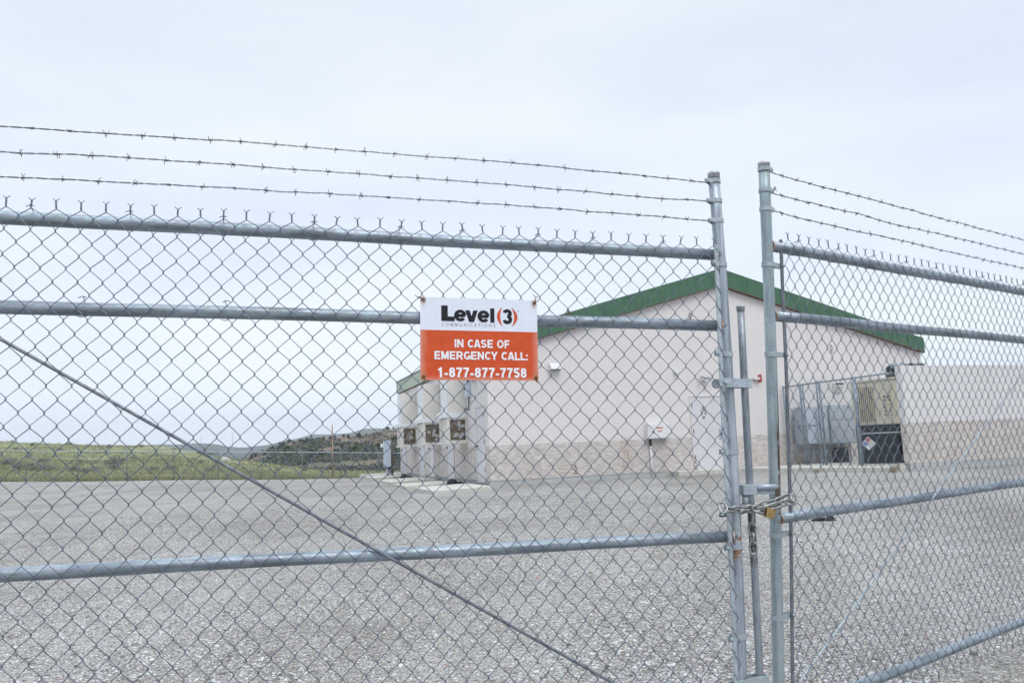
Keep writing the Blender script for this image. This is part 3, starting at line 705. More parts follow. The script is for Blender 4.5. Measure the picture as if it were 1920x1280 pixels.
def glyph(c, t):
    h = t / 2
    if c == 'I': return t, [[(h, 0), (h, 1)]]
    if c == 'l': return t, [[(h, 0), (h, 1)]]
    if c == 'N': w = .74; return w, [[(h, 0), (h, 1)], [(w-h, 0), (w-h, 1)], [(h*.9, 1-h*.5), (w-h*.9, h*.5)]]
    if c == 'C': w = .76; return w, [arc(w/2, .5, w/2-h, .5-h, 42, 318)]
    if c == 'A': w = .80; return w, [[(h*.95, 0), (w/2 - h*.25, 1)], [(w-h*.95, 0), (w/2 + h*.25, 1)], [(w*.24, .27), (w*.76, .27)]]
    if c in 'S': w = .68; m = .51; return w, [arc(w/2, (1-h+m)/2, w/2-h, (1-h-m)/2, 22, 262) + arc(w/2, (h+m)/2, w/2-h, (m-h)/2, 82, -158)]
    if c == 'E': w = .66; return w, [[(h, 0), (h, 1)], [(t, 1-h), (w, 1-h)], [(t, .5), (w-.05, .5)], [(t, h), (w, h)]]
    if c == 'F': w = .62; return w, [[(h, 0), (h, 1)], [(t, 1-h), (w, 1-h)], [(t, .49), (w-.06, .49)]]
    if c == 'L': w = .62; return w, [[(h, 0), (h, 1)], [(t, h), (w, h)]]
    if c == 'O': w = .82; return w, [arc(w/2, .5, w/2-h, .5-h, 0, 360, 32)]
    if c == '0': w = .58; return w, [arc(w/2, .5, w/2-h, .5-h, 0, 360, 32)]
    if c == 'M': w = .86; return w, [[(h, 0), (h, 1)], [(w-h, 0), (w-h, 1)], [(t*.7, 1), (w/2, t*.3)], [(w-t*.7, 1), (w/2, t*.3)]]
    if c == 'W': w = 1.0; return w, [[(h*.8, 1), (w*.29, 0)], [(w*.29, 0), (w*.5, .95)], [(w*.5, .95), (w*.71, 0)], [(w*.71, 0), (w-h*.8, 1)]]
    if c == 'R': w = .74; m = .44; return w, [[(h, 0), (h, 1)], [(t, 1-h), (w*.55, 1-h)] + arc(w*.55, (1-h+m)/2, w*.45-h, (1-h-m)/2, 80, -80, 12) + [(w*.55, m), (t, m)], [(w*.58, m), (w-h*.9, 0)]]
    if c == 'U': w = .72; return w, [[(h, 1), (h, .36)] + arc(w/2, .36, w/2-h, .36-h, 180, 360) + [(w-h, 1)]]
    if c == 'T': w = .66; return w, [[(0, 1-h), (w, 1-h)], [(w/2, 0), (w/2, 1-t)]]
    if c == 'G': w = .80; return w, [arc(w/2, .5, w/2-h, .5-h, 42, 318), [(w-h, .06), (w-h, .50)], [(w*.56, .50-h), (w-t, .50-h)]]
    if c == 'Y': w = .76; return w, [[(h*.9, 1), (w/2, .42)], [(w-h*.9, 1), (w/2, .42)], [(w/2, .46), (w/2, 0)]]
    if c == ':': return t, [[(h, 0), (h, t)], [(h, .5), (h, .5+t)]]
    if c == '-': w = .34; return w, [[(0, .33), (w, .33)]]
    if c == '1': w = .50; return w, [[(w-.12-h, 0), (w-.12-h, 1)], [(.02, .72), (.12, .75), (w-.12-h, .90)]]
    if c == '8': w = .58; m = .53; return w, [arc(w/2, (1-h+m)/2, w/2-h*1.15, (1-h-m)/2, 0, 360, 24), arc(w/2, (h+m)/2, w/2-h, (m-h)/2, 0, 360, 24)]
    if c == '7': w = .56; return w, [[(0, 1-h), (w, 1-h)], [(w-h, 1-t*.9), (w*.50, .45), (w*.36, 0)]]
    if c == '5': w = .58; return w, [[(h*1.5, 1-h), (w-.03, 1-h)], [(h*1.5, 1), (h*1.0, .50)], arc(w/2, .33, w/2-h, .33-h, 128, -158)]
    if c == '3': w = .58; m = .52; return w, [arc(w/2, (1-h+m)/2, w/2-h*1.1, (1-h-m)/2, 165, -90), arc(w/2, (h+m)/2, w/2-h, (m-h)/2, 90, -165)]
    if c == '2': w = .58; return w, [arc(w/2, .70, w/2-h, .30-h, 165, -25, 12) + [(h*1.2, t)], [(0, h), (w, h)]]
    if c == 'e': w = .74; k = .76; return w, [arc(w/2, k/2, w/2-h, k/2-h, 4, 322, 26), [(t*.8, k*.5), (w-h*.5, k*.5)]]
    if c == 'v': w = .76; return w, [[(h*.95, .74), (w/2 - h*.12, 0)], [(w-h*.95, .74), (w/2 + h*.12, 0)]]
    return .3, []
def text(s, mat, name, parent, x0, x1, z0, z1, y=-.0009, bold=.2, space=.12, xb=1.0):
    b = MB(); x = 0; Hh = z1 - z0; gl = []
    for c in s:
        w, P = glyph(c, bold); x -= .055 * (c in 'AY' and x > 0); gl.append((x, P)); x += w + space - .055 * (c in 'AYL') - .07 * (c in 'CG')
    tot = x - space; kx = (x1 - x0) / tot; k = 0
    for gx, P in gl:
        for pl in P:
            k += 1; yy = y - .00004 * (k % 7); n = len(pl); vs = []; h = bold / 2
            closed = n > 3 and abs(pl[0][0]-pl[-1][0]) + abs(pl[0][1]-pl[-1][1]) < 1e-6
            for i in range(n):
                if closed: p0, p1 = pl[i-1 if i else n-2], pl[i+1 if i < n-1 else 1]
                else: p0, p1 = pl[max(0, i-1)], pl[min(n-1, i+1)]
                dx, dy = p1[0]-p0[0], p1[1]-p0[1]; L = math.hypot(dx, dy) or 1; nx, ny = -dy/L*h, dx/L*h
                if abs(dy) > 4 * abs(dx) * .0 and n == 2 and abs(dx) > .02 and abs(dy) > .2: nx, ny = -h * L / abs(dy) * (1 if dy > 0 else -1), 0   # slanted limbs end level
                for q in (1, -1): vs.append((x0 + (gx + pl[i][0] + nx * q * xb) * kx, yy, z0 + (pl[i][1] + ny * q) * Hh))
            b.add(vs, [(2*i, 2*i+1, 2*i+3, 2*i+2) for i in range(n-1)])
    return b.build(name, mat, parent)
def sx(x): return (x - 265) / 1290 * SW
def szt(y): return SH * (1 - (y - 232) / 890)
for q_, xa, xb_, bo in (('L', 490, 621, .30), ('e', 633, 757, .195), ('v', 752, 884, .26), ('e', 889, 1013, .195), ('l', 1025, 1071, .3)):
    text(q_, m_text, 'lettering', sign, sx(xa), sx(xb_), szt(487 if xa < 700 else 492), szt(318 if xa < 1000 else 334), bold=bo, xb=1.32 if q_ == 'e' else 1.0)
text('3', m_text, 'lettering', sign, sx(1160), sx(1270), szt(504), szt(338), bold=.215)
text('COMMUNICATIONS', m_text2, 'lettering', sign, sx(497), sx(1078), szt(541), szt(506), bold=.13, space=.60)
text('IN CASE OF'.replace(' ', '_'), m_textw, 'lettering', sign, sx(632), sx(1235), szt(770), szt(682), bold=.200, space=.115)
text('EMERGENCY_CALL:', m_textw, 'lettering', sign, sx(415), sx(1438), szt(900), szt(812), bold=.200, space=.115)
text('1-877-877-7758', m_textw, 'lettering', sign, sx(450), sx(1420), szt(1092), szt(986), bold=.200, space=.105)
text('R', m_text2, 'lettering', sign, sx(1335), sx(1344), szt(360), szt(350), bold=.16)
rg_ = MB(); cxr, czr = sx(1339.5), szt(355); rr_ = []
for i in range(24): a = i / 24 * 6.2832; rr_.append((cxr + .0042 * math.cos(a), -.0009, czr + .0042 * math.sin(a)))
for i in range(24): a = i / 24 * 6.2832; rr_.append((cxr + .0036 * math.cos(a), -.0009, czr + .0036 * math.sin(a)))
rg_.add(rr_, [(i, 24 + i, 24 + (i+1) % 24, (i+1) % 24) for i in range(24)]); rg_.build('lettering', m_text2, sign)
def crescent(xt, xm, zt, zm_, zb, wmax, flip):
    b = MB(); n = 16; vs = []
    for i in range(n + 1):
        t = i / n * 2 - 1; z = (zt + zb) / 2 - t * (zt - zb) / 2 * 1.0; bul = (1 - t * t)
        xo = xt + (xm - xt) * bul; wv_ = .0012 + (wmax - .0012) * bul; xi = xo + (wv_ if not flip else -wv_)
        vs += [(xo, -.0009, z), (xi, -.0009, z)]
    b.add(vs, [(2*i, 2*i+1, 2*i+3, 2*i+2) if flip else (2*i, 2*i+2, 2*i+3, 2*i+1) for i in range(n)]); return b
crescent(sx(1156), sx(1100), szt(320), 0, szt(527), .0125, False).build('bracket_mark', m_or, sign)
crescent(sx(1266), sx(1330), szt(322), 0, szt(530), .0125, True).build('bracket_mark', m_or, sign)
for i, (hx, hz, dx, dz) in enumerate(((.011, SH - .011, -.022, .012), (SW - .011, SH - .011, .006, .028), (.011, .011, .004, -.020), (SW - .011, .011, .004, -.014))):
    t = MB(); t.tube([(hx - .003, -.002, hz - .004), (hx - .005, -.006, hz + .002), (hx + .002, -.007, hz + .006), (hx + .006, -.003, hz + .001), (hx + .002, -.002, hz - .004)], .0016, 6)
    e = Vector((hx + dx, .006, hz + dz))
    t.tube([(hx, -.004, hz), (hx + dx * .4, -.005, hz + dz * .5 + .002), (hx + dx * .7 + .004, 0, hz + dz * .8), e, e + Vector((-.008, -.006, .006))], .0014, 5)
    t.tube([(hx, -.004, hz), (hx + dx * .5 + .003, -.007, hz + dz * .4), e + Vector((.002, -.004, -.004)), e + Vector((.010, -.010, -.002))], .0014, 5)
    t.build('tie_wire', m_rust, sign)
# rusty wire ends twisted into the mesh
for i, (px, py, mt, L, kk) in enumerate([(1293, 590, 0, L1, .9), (1064, 581, 0, L1, .7), (1078, 876, 0, L1, 1.), (1303, 868, 0, L1, 1.1), (1558, 651, 1, L2, 1.1), (1452, 352, 1, L2, .5)]):
    M = (M1, M2)[mt]; p = luv(M, px, py, NM - .006); rg = random.Random(i + 90); b = MB()
    for q in range(2):
        pts = [p + Vector((rg.gauss(0, .002), rg.gauss(0, .003), .010 * kk))]
        for s in range(7): a = s * 1.1 + q * 3; pts.append(p + Vector((.005 * math.cos(a) * kk + q * .004, .005 * math.sin(a), (.006 - .004 * s) * kk)))
        pts.append(pts[-1] + Vector((.012 * (1 if q else -1), -.004, -.006 * kk)))
        b.tube(pts, .0013, 5)
    b.build('tie_wire', m_rust, L)
    bpy.data.objects  # keep order

# ------------------------------------------------------------------ building
BD = empty('block_building', MB_, 'pale block utility building with a green gable fascia behind the gate', 'building')
W_, D_ = 14.95, 13.6
def zb(s): return 3.98 + (6.02 - 3.98) * (1 - abs(s - W_/2) / (W_/2))
def ztp(s): return 4.42 + (6.52 - 4.42) * (1 - abs(s - W_/2) / (W_/2))
b = MB(); b.prism([(0, 0, .1), (W_, 0, .1), (W_, 0, zb(0) + .1), (W_/2, 0, zb(W_/2) + .1), (0, 0, zb(0) + .1)], (0, D_, 0)); b.build('wall', m_facade, BD)
rf = MB()   # roof sheet with thickness, over the whole plan
th = .12
for s0, s1 in ((-.06, W_/2), (W_/2, W_ + .06)):
    rf.prism([(s0, -.10, ztp(s0)), (s1, -.10, ztp(s1)), (s1, -.10, ztp(s1) - th), (s0, -.10, ztp(s0) - th)], (0, D_ + .2, 0))
roof = rf.build('roof', m_green, BD)
fa = MB()
for s0, s1 in ((-.06, W_/2), (W_/2, W_ + .06)):
    fa.prism([(s0, -.155, zb(s0)), (s1, -.155, zb(s1)), (s1, -.155, ztp(s1) + .02), (s0, -.155, ztp(s0) + .02)], (0, .052, 0))
for k in range(1, 25):
    q = W_ * k / 25
    fa.box((q - .012, -.163, zb(q) + .01), (q + .012, -.1545, ztp(q)))
fa.build('gable_fascia', m_green, roof)
tr = MB()
for s0, s1 in ((-.06, W_/2), (W_/2, W_ + .06)):
    tr.prism([(s0, -.160, zb(s0) - .025), (s1, -.160, zb(s1) - .025), (s1, -.160, zb(s1) - .003), (s0, -.160, zb(s0) - .003)], (0, .155, 0))
tr.build('fascia_trim', m_trim, roof)
sf = MB(); sf.box((-.09, -.16, 3.93), (-.063, D_ + .1, 4.40))
for i in range(28): sf.box((-.100, -.1 + i * .5, 3.95), (-.0895, -.07 + i * .5, 4.38))
sfo = sf.build('side_fascia', m_sage, roof)
MB().box((-.115, -.17, 4.395), (-.05, D_ + .12, 4.425)).build('drip_edge', m_dark, roof)
MB().box((-.060, -.1, 3.905), (-.005, D_, 3.935)).build('soffit_trim', m_trim, roof)
# front door
def door_front():
    fr_ = MB(); s0, s1, z0, z1 = 6.17, 7.27, .50, 2.72; t = .055
    fr_.box((s0, -.03, z0), (s0 + t, .02, z1)); fr_.box((s1 - t, -.03, z0), (s1, .02, z1)); fr_.box((s0 + t, -.0305, z1 - t), (s1 - t, .0205, z1))
    d = bevel(MB().box((s0 + t + .004, -.014, z0 + .012), (s1 - t - .004, .02, z1 - t - .004)).build('door', m_door, BD), .004)
    bevel(fr_.build('frame', m_frame, d), .004)
    gp = MB(); gp.box((s0 + t - .0005, -.0125, z0 + .001), (s1 - t + .0005, -.0105, z1 - t + .002)); gp.build('gap', m_dark, d)
    for z in (.85, 1.6, 2.35): MB().tube([(s0 + t, -.034, z), (s0 + t, -.034, z + .13)], .011, 8).build('hinge', m_dark, d)
    hp = MB(); hp.box((s1 - t - .13, -.026, 1.40), (s1 - t - .02, -.0145, 1.72)); ho_ = bevel(hp.build('lock_plate', m_fit, d), .003)
    kb = MB().tube([(s1 - t - .07, -.026, 1.56), (s1 - t - .07, -.08, 1.56), (s1 - t - .07, -.085, 1.56)], [.014, .028, .02], 12); kb.build('knob', m_dark, ho_)
    cx = 6.60
    text('3', m_text, 'door_number', d, cx - .10, cx - .03, 2.13, 2.26, y=-.0155, bold=.17); text('0', m_text, 'door_number', d, cx - .035, cx + .035, 2.27, 2.40, y=-.0155, bold=.17)
    text('2', m_text, 'door_number', d, cx + .04, cx + .115, 2.15, 2.28, y=-.0155, bold=.17); text('W', m_text, 'door_number', d, cx - .035, cx + .045, 2.02, 2.10, y=-.0155, bold=.2)
door_front()
for (v0, v1, zt) in ((.30, 1.20, 2.62), (3.90, 4.86, 2.62), (6.76, 7.64, 2.62), (8.40, 9.36, 2.62), (12.1, 13.2, 2.62)):
    z0 = .49
    d = bevel(MB().box((-.014, v0 + .06, z0 + .01), (.02, v1 - .06, zt - .06)).build('door', m_door, BD), .004)
    f = MB(); f.box((-.03, v0, z0), (.02, v0 + .055, zt)); f.box((-.03, v1 - .055, z0), (.02, v1, zt)); f.box((-.0305, v0 + .055, zt - .055), (.0205, v1 - .055, zt)); f.build('frame', m_frame, d)
    for z in (.8, 1.55, 2.3): MB().tube([(-.034, v0 + .055, z), (-.034, v0 + .055, z + .13)], .011, 8).build('hinge', m_dark, d)
    MB().tube([(-.014, v1 - .14, 1.5), (-.075, v1 - .14, 1.5)], .022, 10).build('handle', m_dark, d)
# foundation lip
MB().box((-.035, -.035, .1), (6.0, -.001, .52)).build('footing', m_concg, BD)

# air-conditioning units on the side wall
def ac(v, label):
    M = MB_ @ Matrix.Translation((0, v, 0))
    r = empty('air_conditioner', M, label, 'air conditioner', 'wall-hung air conditioners on the side of the building')
    up = bevel(MB().box((-.57, 0, 2.50), (-.003, .86, 3.66)).build('duct', m_hvac, r), .006)
    MB().box((-.578, .03, 2.56), (-.5705, .83, 3.62)).build('front_panel', m_hvacw, up)
    MB().box((-.30, -.006, 2.43), (-.10, -.0005, 2.47)).build('vent_slot', m_dark, up)
    hd = MB(); hd.prism([(-.59, -.03, 2.56), (-.69, -.03, 2.50), (-.69, -.03, 2.36), (-.003, -.03, 2.36), (-.003, -.03, 2.499), (-.59, -.03, 2.499)], (0, 1.0, 0)); bevel(hd.build('hood', m_hvacw, r), .004)
    cs = MB()
    cs.box((-.62, 0, 1.62), (-.515, .03, 2.357)); cs.box((-.62, .0305, 1.66), (-.585, .10, 2.35)); cs.box((-.62, .76, 1.62), (-.515, .86, 2.357)); cs.box((-.585, .10, 1.66), (-.56, .76, 2.35))
    for i in range(9): cs.box((-.60, .10, 1.70 + .07 * i), (-.5845, .76, 1.715 + .07 * i))
    cs.box((-.51, .83, 1.62), (-.003, .86, 2.357)); cs.box((-.045, .001, 1.66), (-.003, .829, 2.356)); cs.box((-.5145, .001, 2.30), (-.046, .829, 2.356)); cs.box((-.5145, .001, 1.657), (-.046, .829, 1.70))
    bevel(cs.build('case', m_hvac, r), .003)
    MB().box((-.66, -.05, 1.60), (-.003, .90, 1.655)).build('base_tray', m_hvac, r)
    M_ = m_coil
    co = MB(); co.box((-.505, .05, 1.71), (-.05, .80, 2.29)); c_ = co.build('coil', M_, r)
    gl = MB()
    for i in range(12): x = -.50 + .44 * i / 11; gl.box((x, .012, 1.70), (x + .006, .018, 2.30))
    for i in range(12): z = 1.72 + .56 * i / 11; gl.box((-.508, .019, z), (-.048, .023, z + .004))
    gl.build('grille', m_wood, r)
    pp = MB(); rg = random.Random(int(v * 10))
    for i in range(8):
        x, z = -.46 + .30 * rg.random(), 1.74 + .42 * rg.random(); pp.box((x, .026 + .001 * i, z), (x + .03 + .09 * rg.random(), .0465 + .0003 * i, z + .03 + .11 * rg.random()))
    pp.build('inner_fitting', m_hvacw, r)
    return r
mm_ = Mat('brown_coil', .7, .3); mm_.color(mm_.ramp(mm_.noise(9, 5, .6), [(.35, (.15, .12, .08)), (.65, (.36, .31, .23))])); m_coil = mm_.m
ac(2.25, 'cream wall-hung air conditioner nearest the front corner, second grille from the black fixture')
ac(5.75, 'middle wall-hung air conditioner between two side doors')
ac(9.85, 'farthest wall-hung air conditioner, over the hillside at the back corner')

# concrete pads by the side doors
def pad(s0, s1, v0, v1, z1, label):
    b = MB(); b.prism([(s0, v0, z1 - .30), (s1, v0, z1 - .30), (s1, v0, z1), (s0, v0, z1 - .035)], (0, v1 - v0, 0)); o = b.build('concrete_pad', m_conc); o.matrix_world = MB_; tag(o, label, 'concrete pad', 'concrete pads along the side wall'); bevel(o, .012); return o
pad(-1.80, -.28, -1.05, 1.35, .485, 'nearest concrete pad, its corner meeting the front corner of the building')
pad(-1.84, -.40, 2.35, 4.35, .485, 'second concrete pad, just behind the black round fixture')
pad(-1.68, -.14, 6.0, 8.75, .485, 'third concrete pad along the side wall')
pad(-1.5, -.20, 11.05, 13.9, .49, 'farthest concrete pad, under the grey meter box')
ap = MB().box((-1.3, 16.2, -.3), (2.5, 17.2, .46)); o = bevel(ap.build('concrete_curb', m_conc), .015); o.matrix_world = MB_; tag(o, 'long pale concrete curb beyond the back corner of the building', 'curb')
# front slab from the door to the generator
sb = MB(); z1 = .56
sb.prism([(5.35, -.55, .1), (7.3, -.60, .1), (9.0, -4.62, .1), (11.4, -4.62, .1), (16, -4.6, .1), (16, -.003, .1), (5.35, -.003, .1)], (0, 0, z1 - .1))
o = bevel(sb.build('concrete_slab', m_conc), .015); o.matrix_world = MB_; tag(o, 'pale concrete slab running from the door to the generator enclosure', 'slab')

# round black fixtures by the pads
def blackball(s, v, sc_, label):
    M = MB_ @ Matrix.Translation((s, v, gz(*(MB_ @ Vector((s, v, 0))).xy)))
    r = empty('ground_fixture', M, label, 'fixture', 'black round fixtures by the side wall')
    b = MB(); rr = .19 * sc_
    b.tube([(0, 0, -.02), (0, 0, rr * .35), (0, 0, rr * .8), (0, 0, rr * 1.15), (0, 0, rr * 1.35), (0, 0, rr * 1.4)], [rr * .92, rr, rr * .9, rr * .62, rr * .28, rr * .02], 20); b.build('dome', m_black, r)
    MB().tube([(rr * .8, 0, rr * .3), (rr * 1.25, 0, rr * .55), (rr * 1.7, 0, rr * .4)], [rr * .35, rr * .42, rr * .3], 12).build('elbow', m_black, r)
blackball(-.62, 1.75, .95, 'black round fixture on the ground between the two nearest concrete pads')
blackball(-.62, 9.3, .95, 'black round fixture behind the third concrete pad')

# meter box on a post, timber stake
M = MB_ @ Matrix.Translation((-.72, 12.6, .49))
r = empty('meter_box', M, 'tall pale grey meter box on a post by the far concrete pad', 'electrical box')
bevel(MB().box((-.15, -.12, .33), (.13, .12, 1.42)).build('cabinet', m_grey2, r), .01); MB().tube([(0, 0, -.1), (0, 0, .34)], .07, 12).build('post', m_grey, r)
MB().box((-.02, -.14, .24), (.20, .10, .329)).build('conduit_fitting', m_black, r); MB().box((-.27, -.05, 1.15), (-.151, .08, 1.30)).build('meter', m_white, r); MB().tube([(-.155, -.1, .88), (-.2, -.1, .88)], .035, 8).build('latch', m_dark, r)
o = MB().tube([(-.50, 12.85, .1), (-.47, 12.85, 1.85)], [.06, .055], 8).build('timber_stake', m_wood); o.matrix_world = MB_; tag(o, 'dark weathered timber stake just right of the grey meter box', 'stake')

# wall fittings
def floodlight(M, label, mirror=1):
    r = empty('floodlight', M, label, 'floodlight', 'twin floodlights on the walls')
    MB().tube([(0, 0, 0), (0, -.035, 0)], .06, 14).build('wall_plate', m_grey, r)
    for s in (-1, 1):
        a = MB().tube([(0, -.035, -.01), (s * .06, -.09, -.02), (s * .11, -.13, 0)], .014, 8).build('arm', m_dark, r)
        e = Vector((s * .11, -.13, 0)); d = Vector((s * .5, -.9, -.45)).normalized()
        hd = MB().tube([e - d * .05, e - d * .02, e + d * .03, e + d * .09, e + d * .10], [.02, .042, .048, .065, .066], 14).build('lamp_head', m_dark if s < 0 else m_grey, r)
        MB().tube([e + d * .101, e + d * .106], .058, 14).build('lens', m_white, hd)
    MB().tube([(0, -.04, -.04), (0, -.09, -.10), (0, -.10, -.14)], [.03, .036, .012], 10).build('sensor', m_grey, r)
floodlight(MB_ @ Matrix.Translation((6.68, -.003, 3.22)), 'twin floodlight on the front wall above the door marked 302')
side = Matrix.Rotation(R_(-90), 4, 'Z')
floodlight(MB_ @ Matrix.Translation((-.003, 1.15, 3.42)) @ side, 'twin floodlight on the side wall just below the orange sign')
floodlight(MB_ @ Matrix.Translation((-.003, 7.1, 3.12)) @ side, 'twin floodlight on the side wall between the middle and farthest air conditioners')
def wallpack(s, z, label, v=-.003):
    r = empty('wall_light', MB_ @ Matrix.Translation((s, v, z)), label, 'wall light', 'box lights on the front wall')
    b = MB(); b.prism([(-.17, 0, .10), (-.17, -.06, .10), (-.17, -.20, -.05), (-.17, -.20, -.09), (-.17, 0, -.09)], (.34, 0, 0)); bevel(b.build('housing', m_white, r), .008)
    MB().box((-.15, -.19, -.096), (.15, -.02, -.0905)).build('diffuser', m_dark, r)
wallpack(1.98, 3.60, 'white box light on the front wall just right of the orange sign')
r = empty('wall_light', MB_ @ Matrix.Translation((11.45, -.003, 2.85)), 'tan wall light above the grey cabinets inside the enclosure', 'wall light', 'box lights on the front wall')
b = MB(); b.prism([(-.14, 0, .14), (-.14, -.16, .14), (-.14, -.18, .04), (-.14, -.06, -.14), (-.14, 0, -.14)], (.28, 0, 0)); b.build('housing', m_hvac, r); MB().box((-.142, -.185, .09), (.142, -.161, .142)).build('visor', m_dark, r)
r = empty('camera_mount', MB_ @ Matrix.Translation((5.76, -.003, 3.38)), 'small pale fitting on the front wall left of the twin floodlight', 'fitting')
MB().box((-.06, -.05, 0), (.06, 0, .10)).build('base', m_white, r); MB().tube([(0, -.04, .0), (.01, -.05, -.07), (.03, -.06, -.10)], .022, 8).build('nozzle', m_fit, r)
r = empty('signal_bracket', MB_ @ Matrix.Translation((8.62, -.003, 3.16)), 'small bracket with a red plate on the front wall between the gate posts', 'bracket')
MB().tube([(-.30, -.02, -.03), (-.12, -.05, -.02), (-.02, -.06, .0)], .012, 6).build('wire', m_wood, r); MB().box((-.20, -.11, -.02), (-.02, 0, .05)).build('arm', m_hvac, r); MB().box((-.02, -.16, -.10), (.0, 0, .14)).build('plate', m_red, r)
def panelbox():
    s0, s1, z0, z1 = 4.66, 5.34, 1.50, 1.93
    r = empty('junction_cabinet', MB_ @ Matrix.Translation(((s0 + s1) / 2, -.003, z0)), 'white wall cabinet with red stickers left of the door', 'cabinet')
    hw = (s1 - s0) / 2; bevel(MB().box((-hw, -.20, 0), (hw, 0, z1 - z0)).build('case', m_white, r), .01)
    d = bevel(MB().box((-hw + .05, -.215, .02), (hw - .02, -.201, z1 - z0 - .03)).build('door', m_white, r), .004)
    MB().tube([(-hw + .12, -.216, .20), (-hw + .12, -.235, .20)], .018, 8).build('latch', m_dark, d)
    st = MB(); st.box((-.08, -.2175, .285), (.07, -.2155, .325)); st.box((.10, -.2175, .285), (.13, -.2155, .335)); st.box((-.04, -.2175, .19), (.01, -.2155, .225)); st.box((.03, -.2175, .19), (.08, -.2155, .23)); st.build('sticker', m_red, d)
    MB().tube([(-.22, -.06, 0), (-.22, -.06, -.20)], .03, 10).build('black_sleeve', m_black, r)
    MB().tube([(-.22, -.06, -.20), (-.22, -.06, -1.15)], .026, 12).build('conduit', m_white, r)
panelbox()
def sidebox(v, z, label):
    r = empty('disconnect_box', MB_ @ Matrix.Translation((-.003, v, z)), label, 'electrical box', 'grey disconnect boxes on the side wall')
    bevel(MB().box((-.12, -.16, 0), (0, .16, .48)).build('case', m_grey2, r), .006)
    MB().box((-.15, -.03, .22), (-.121, .03, .30)).build('lever', m_dark, r)
    MB().tube([(-.03, 0, 0), (-.03, 0, -.28), (-.03, .06, -.34), (-.03, .30, -.33), (-.03, .62, -.25)], .014, 8).build('conduit', m_dark, r)
sidebox(1.85, 2.92, 'grey disconnect box beside the nearest air conditioner'); sidebox(7.9, 2.55, 'grey disconnect box beside the farthest air conditioner')

# ------------------------------------------------------------------ screen wall and enclosure
b = MB(); b.box((9.46, -4.70, .1), (24, -4.50, 3.055)); sw = b.build('screen_wall', m_screen); sw.matrix_world = MB_; tag(sw, 'long pale block screen wall right of the generator', 'wall'); bevel(sw, .01)
MB().box((9.44, -4.722, .1), (24.02, -4.703, .615)).build('footing', m_concg, sw)
def lattice(b, A, B, H0, H1, pitch=.075, r=.0013):   # straight strands of a woven fence
    d = (B - A); L = d.length; d.normalize(); H = H1 - H0; px = pitch * .9; n = int((L + H) / px)
    for sgn in (1, -1):
        for i in range(n):
            u0 = i * px - (H if sgn > 0 else 0); u1 = u0 + sgn * H if sgn > 0 else u0 - H
            if sgn < 0: u0, u1 = i * px, i * px - H
            z0, z1 = H0, H1
            def clip(ua, za, ub, zb_):
                if ua < 0: t = (0 - ua) / (ub - ua) if ub != ua else 0; return 0., za + (zb_ - za) * t
                if ua > L: t = (L - ua) / (ub - ua); return L, za + (zb_ - za) * t
                return ua, za
            if (u0 < 0 and u1 < 0) or (u0 > L and u1 > L): continue
            a0, c0 = clip(u0, z0, u1, z1); a1, c1_ = clip(u1, z1, u0, z0)
            p, q = A + d * a0 + Vector((0, 0, c0)), A + d * a1 + Vector((0, 0, c1_))
            b.tube([p, q], r, 3, cap=False, smooth=False)
ef = empty('enclosure_fence', MB_ @ Matrix.Translation((9.40, -.1, 0)), 'chain-link fence and gate round the generator beside the pale screen wall', 'fence')
PO = []
for v, r_ in ((0, .030), (-.78, .034), (-.90, .024), (-1.50, .024), (-1.63, .036), (-3.02, .055)):
    top = 2.96 if v in (-.78, -1.63, -1.50) else 2.92
    p = MB().tube([(0, v, .3), (0, v, top), (0, v, top + .02)], [r_, r_, r_ * .3], 12).build('post', m_rail, ef)
MB().tube([(0, .0, 2.90), (0, -4.36, 2.90)], .022, 10).build('top_rail', m_rail, ef)
MB().tube([(0, .0, 1.70), (0, -1.5, 1.70)], .014, 8).build('middle_rail', m_rail, ef)
b = MB(); lattice(b, Vector((0, .0, 0)), Vector((0, -4.36, 0)), .62, 2.90, .072, .0016); b.build('chain_link_mesh', m_rail, ef)
def cabinet(s0, s1, z0, z1, v, mat, label, extra):
    r = empty('electrical_cabinet', MB_ @ Matrix.Translation(((s0 + s1) / 2, v, z0)), label, 'cabinet', 'grey electrical cabinets in the enclosure')
    hw = (s1 - s0) / 2; bevel(MB().box((-hw, 0, 0), (hw, .38, z1 - z0)).build('case', mat, r), .01)
    H = z1 - z0
    if extra:
        bevel(MB().box((-hw + .02, -.02, .03), (-.04, -.001, H * .48)).build('door', m_grey2, r), .004); bevel(MB().box((-hw + .02, -.02, H * .5), (-.04, -.001, H - .03)).build('door', m_grey2, r), .004)
        bevel(MB().box((.06, -.05, .04), (hw - .12, -.001, H - .05)).build('meter_door', m_grey2, r), .006)
        MB().tube([(-.06, -.022, H * .5), (-.06, -.05, H * .5)], .02, 8).build('handle', m_dark, r)
    else:
        bevel(MB().box((-hw + .03, -.02, .03), (hw - .03, -.001, H * .60)).build('door', mat, r), .004); bevel(MB().box((-hw + .03, -.02, H * .62), (hw - .03, -.001, H - .03)).build('door', mat, r), .004)
    for i, x in enumerate((-hw * .6, 0, hw * .55)): MB().tube([(x, .2, -.0), (x, .2, -.58)], .045 - .01 * i, 10).build('conduit', m_grey, r)
cabinet(9.66, 10.62, 1.14, 2.26, -.5, m_grey, 'blue-grey electrical cabinet with a narrow meter door, left of the pair', True)
cabinet(10.68, 11.75, 1.12, 2.30, -.5, m_grey, 'plain grey electrical cabinet nearest the generator', False)
r = empty('transformer', MB_ @ Matrix.Translation((11.0, -.55, .56)), 'dark low transformer standing under the plain grey cabinet', 'transformer')
bevel(MB().box((-.16, -.1, 0), (.14, .3, .46)).build('case', m_dark, r), .01); MB().box((-.12, -.11, .1), (.10, -.101, .38)).build('louvre', m_black, r)
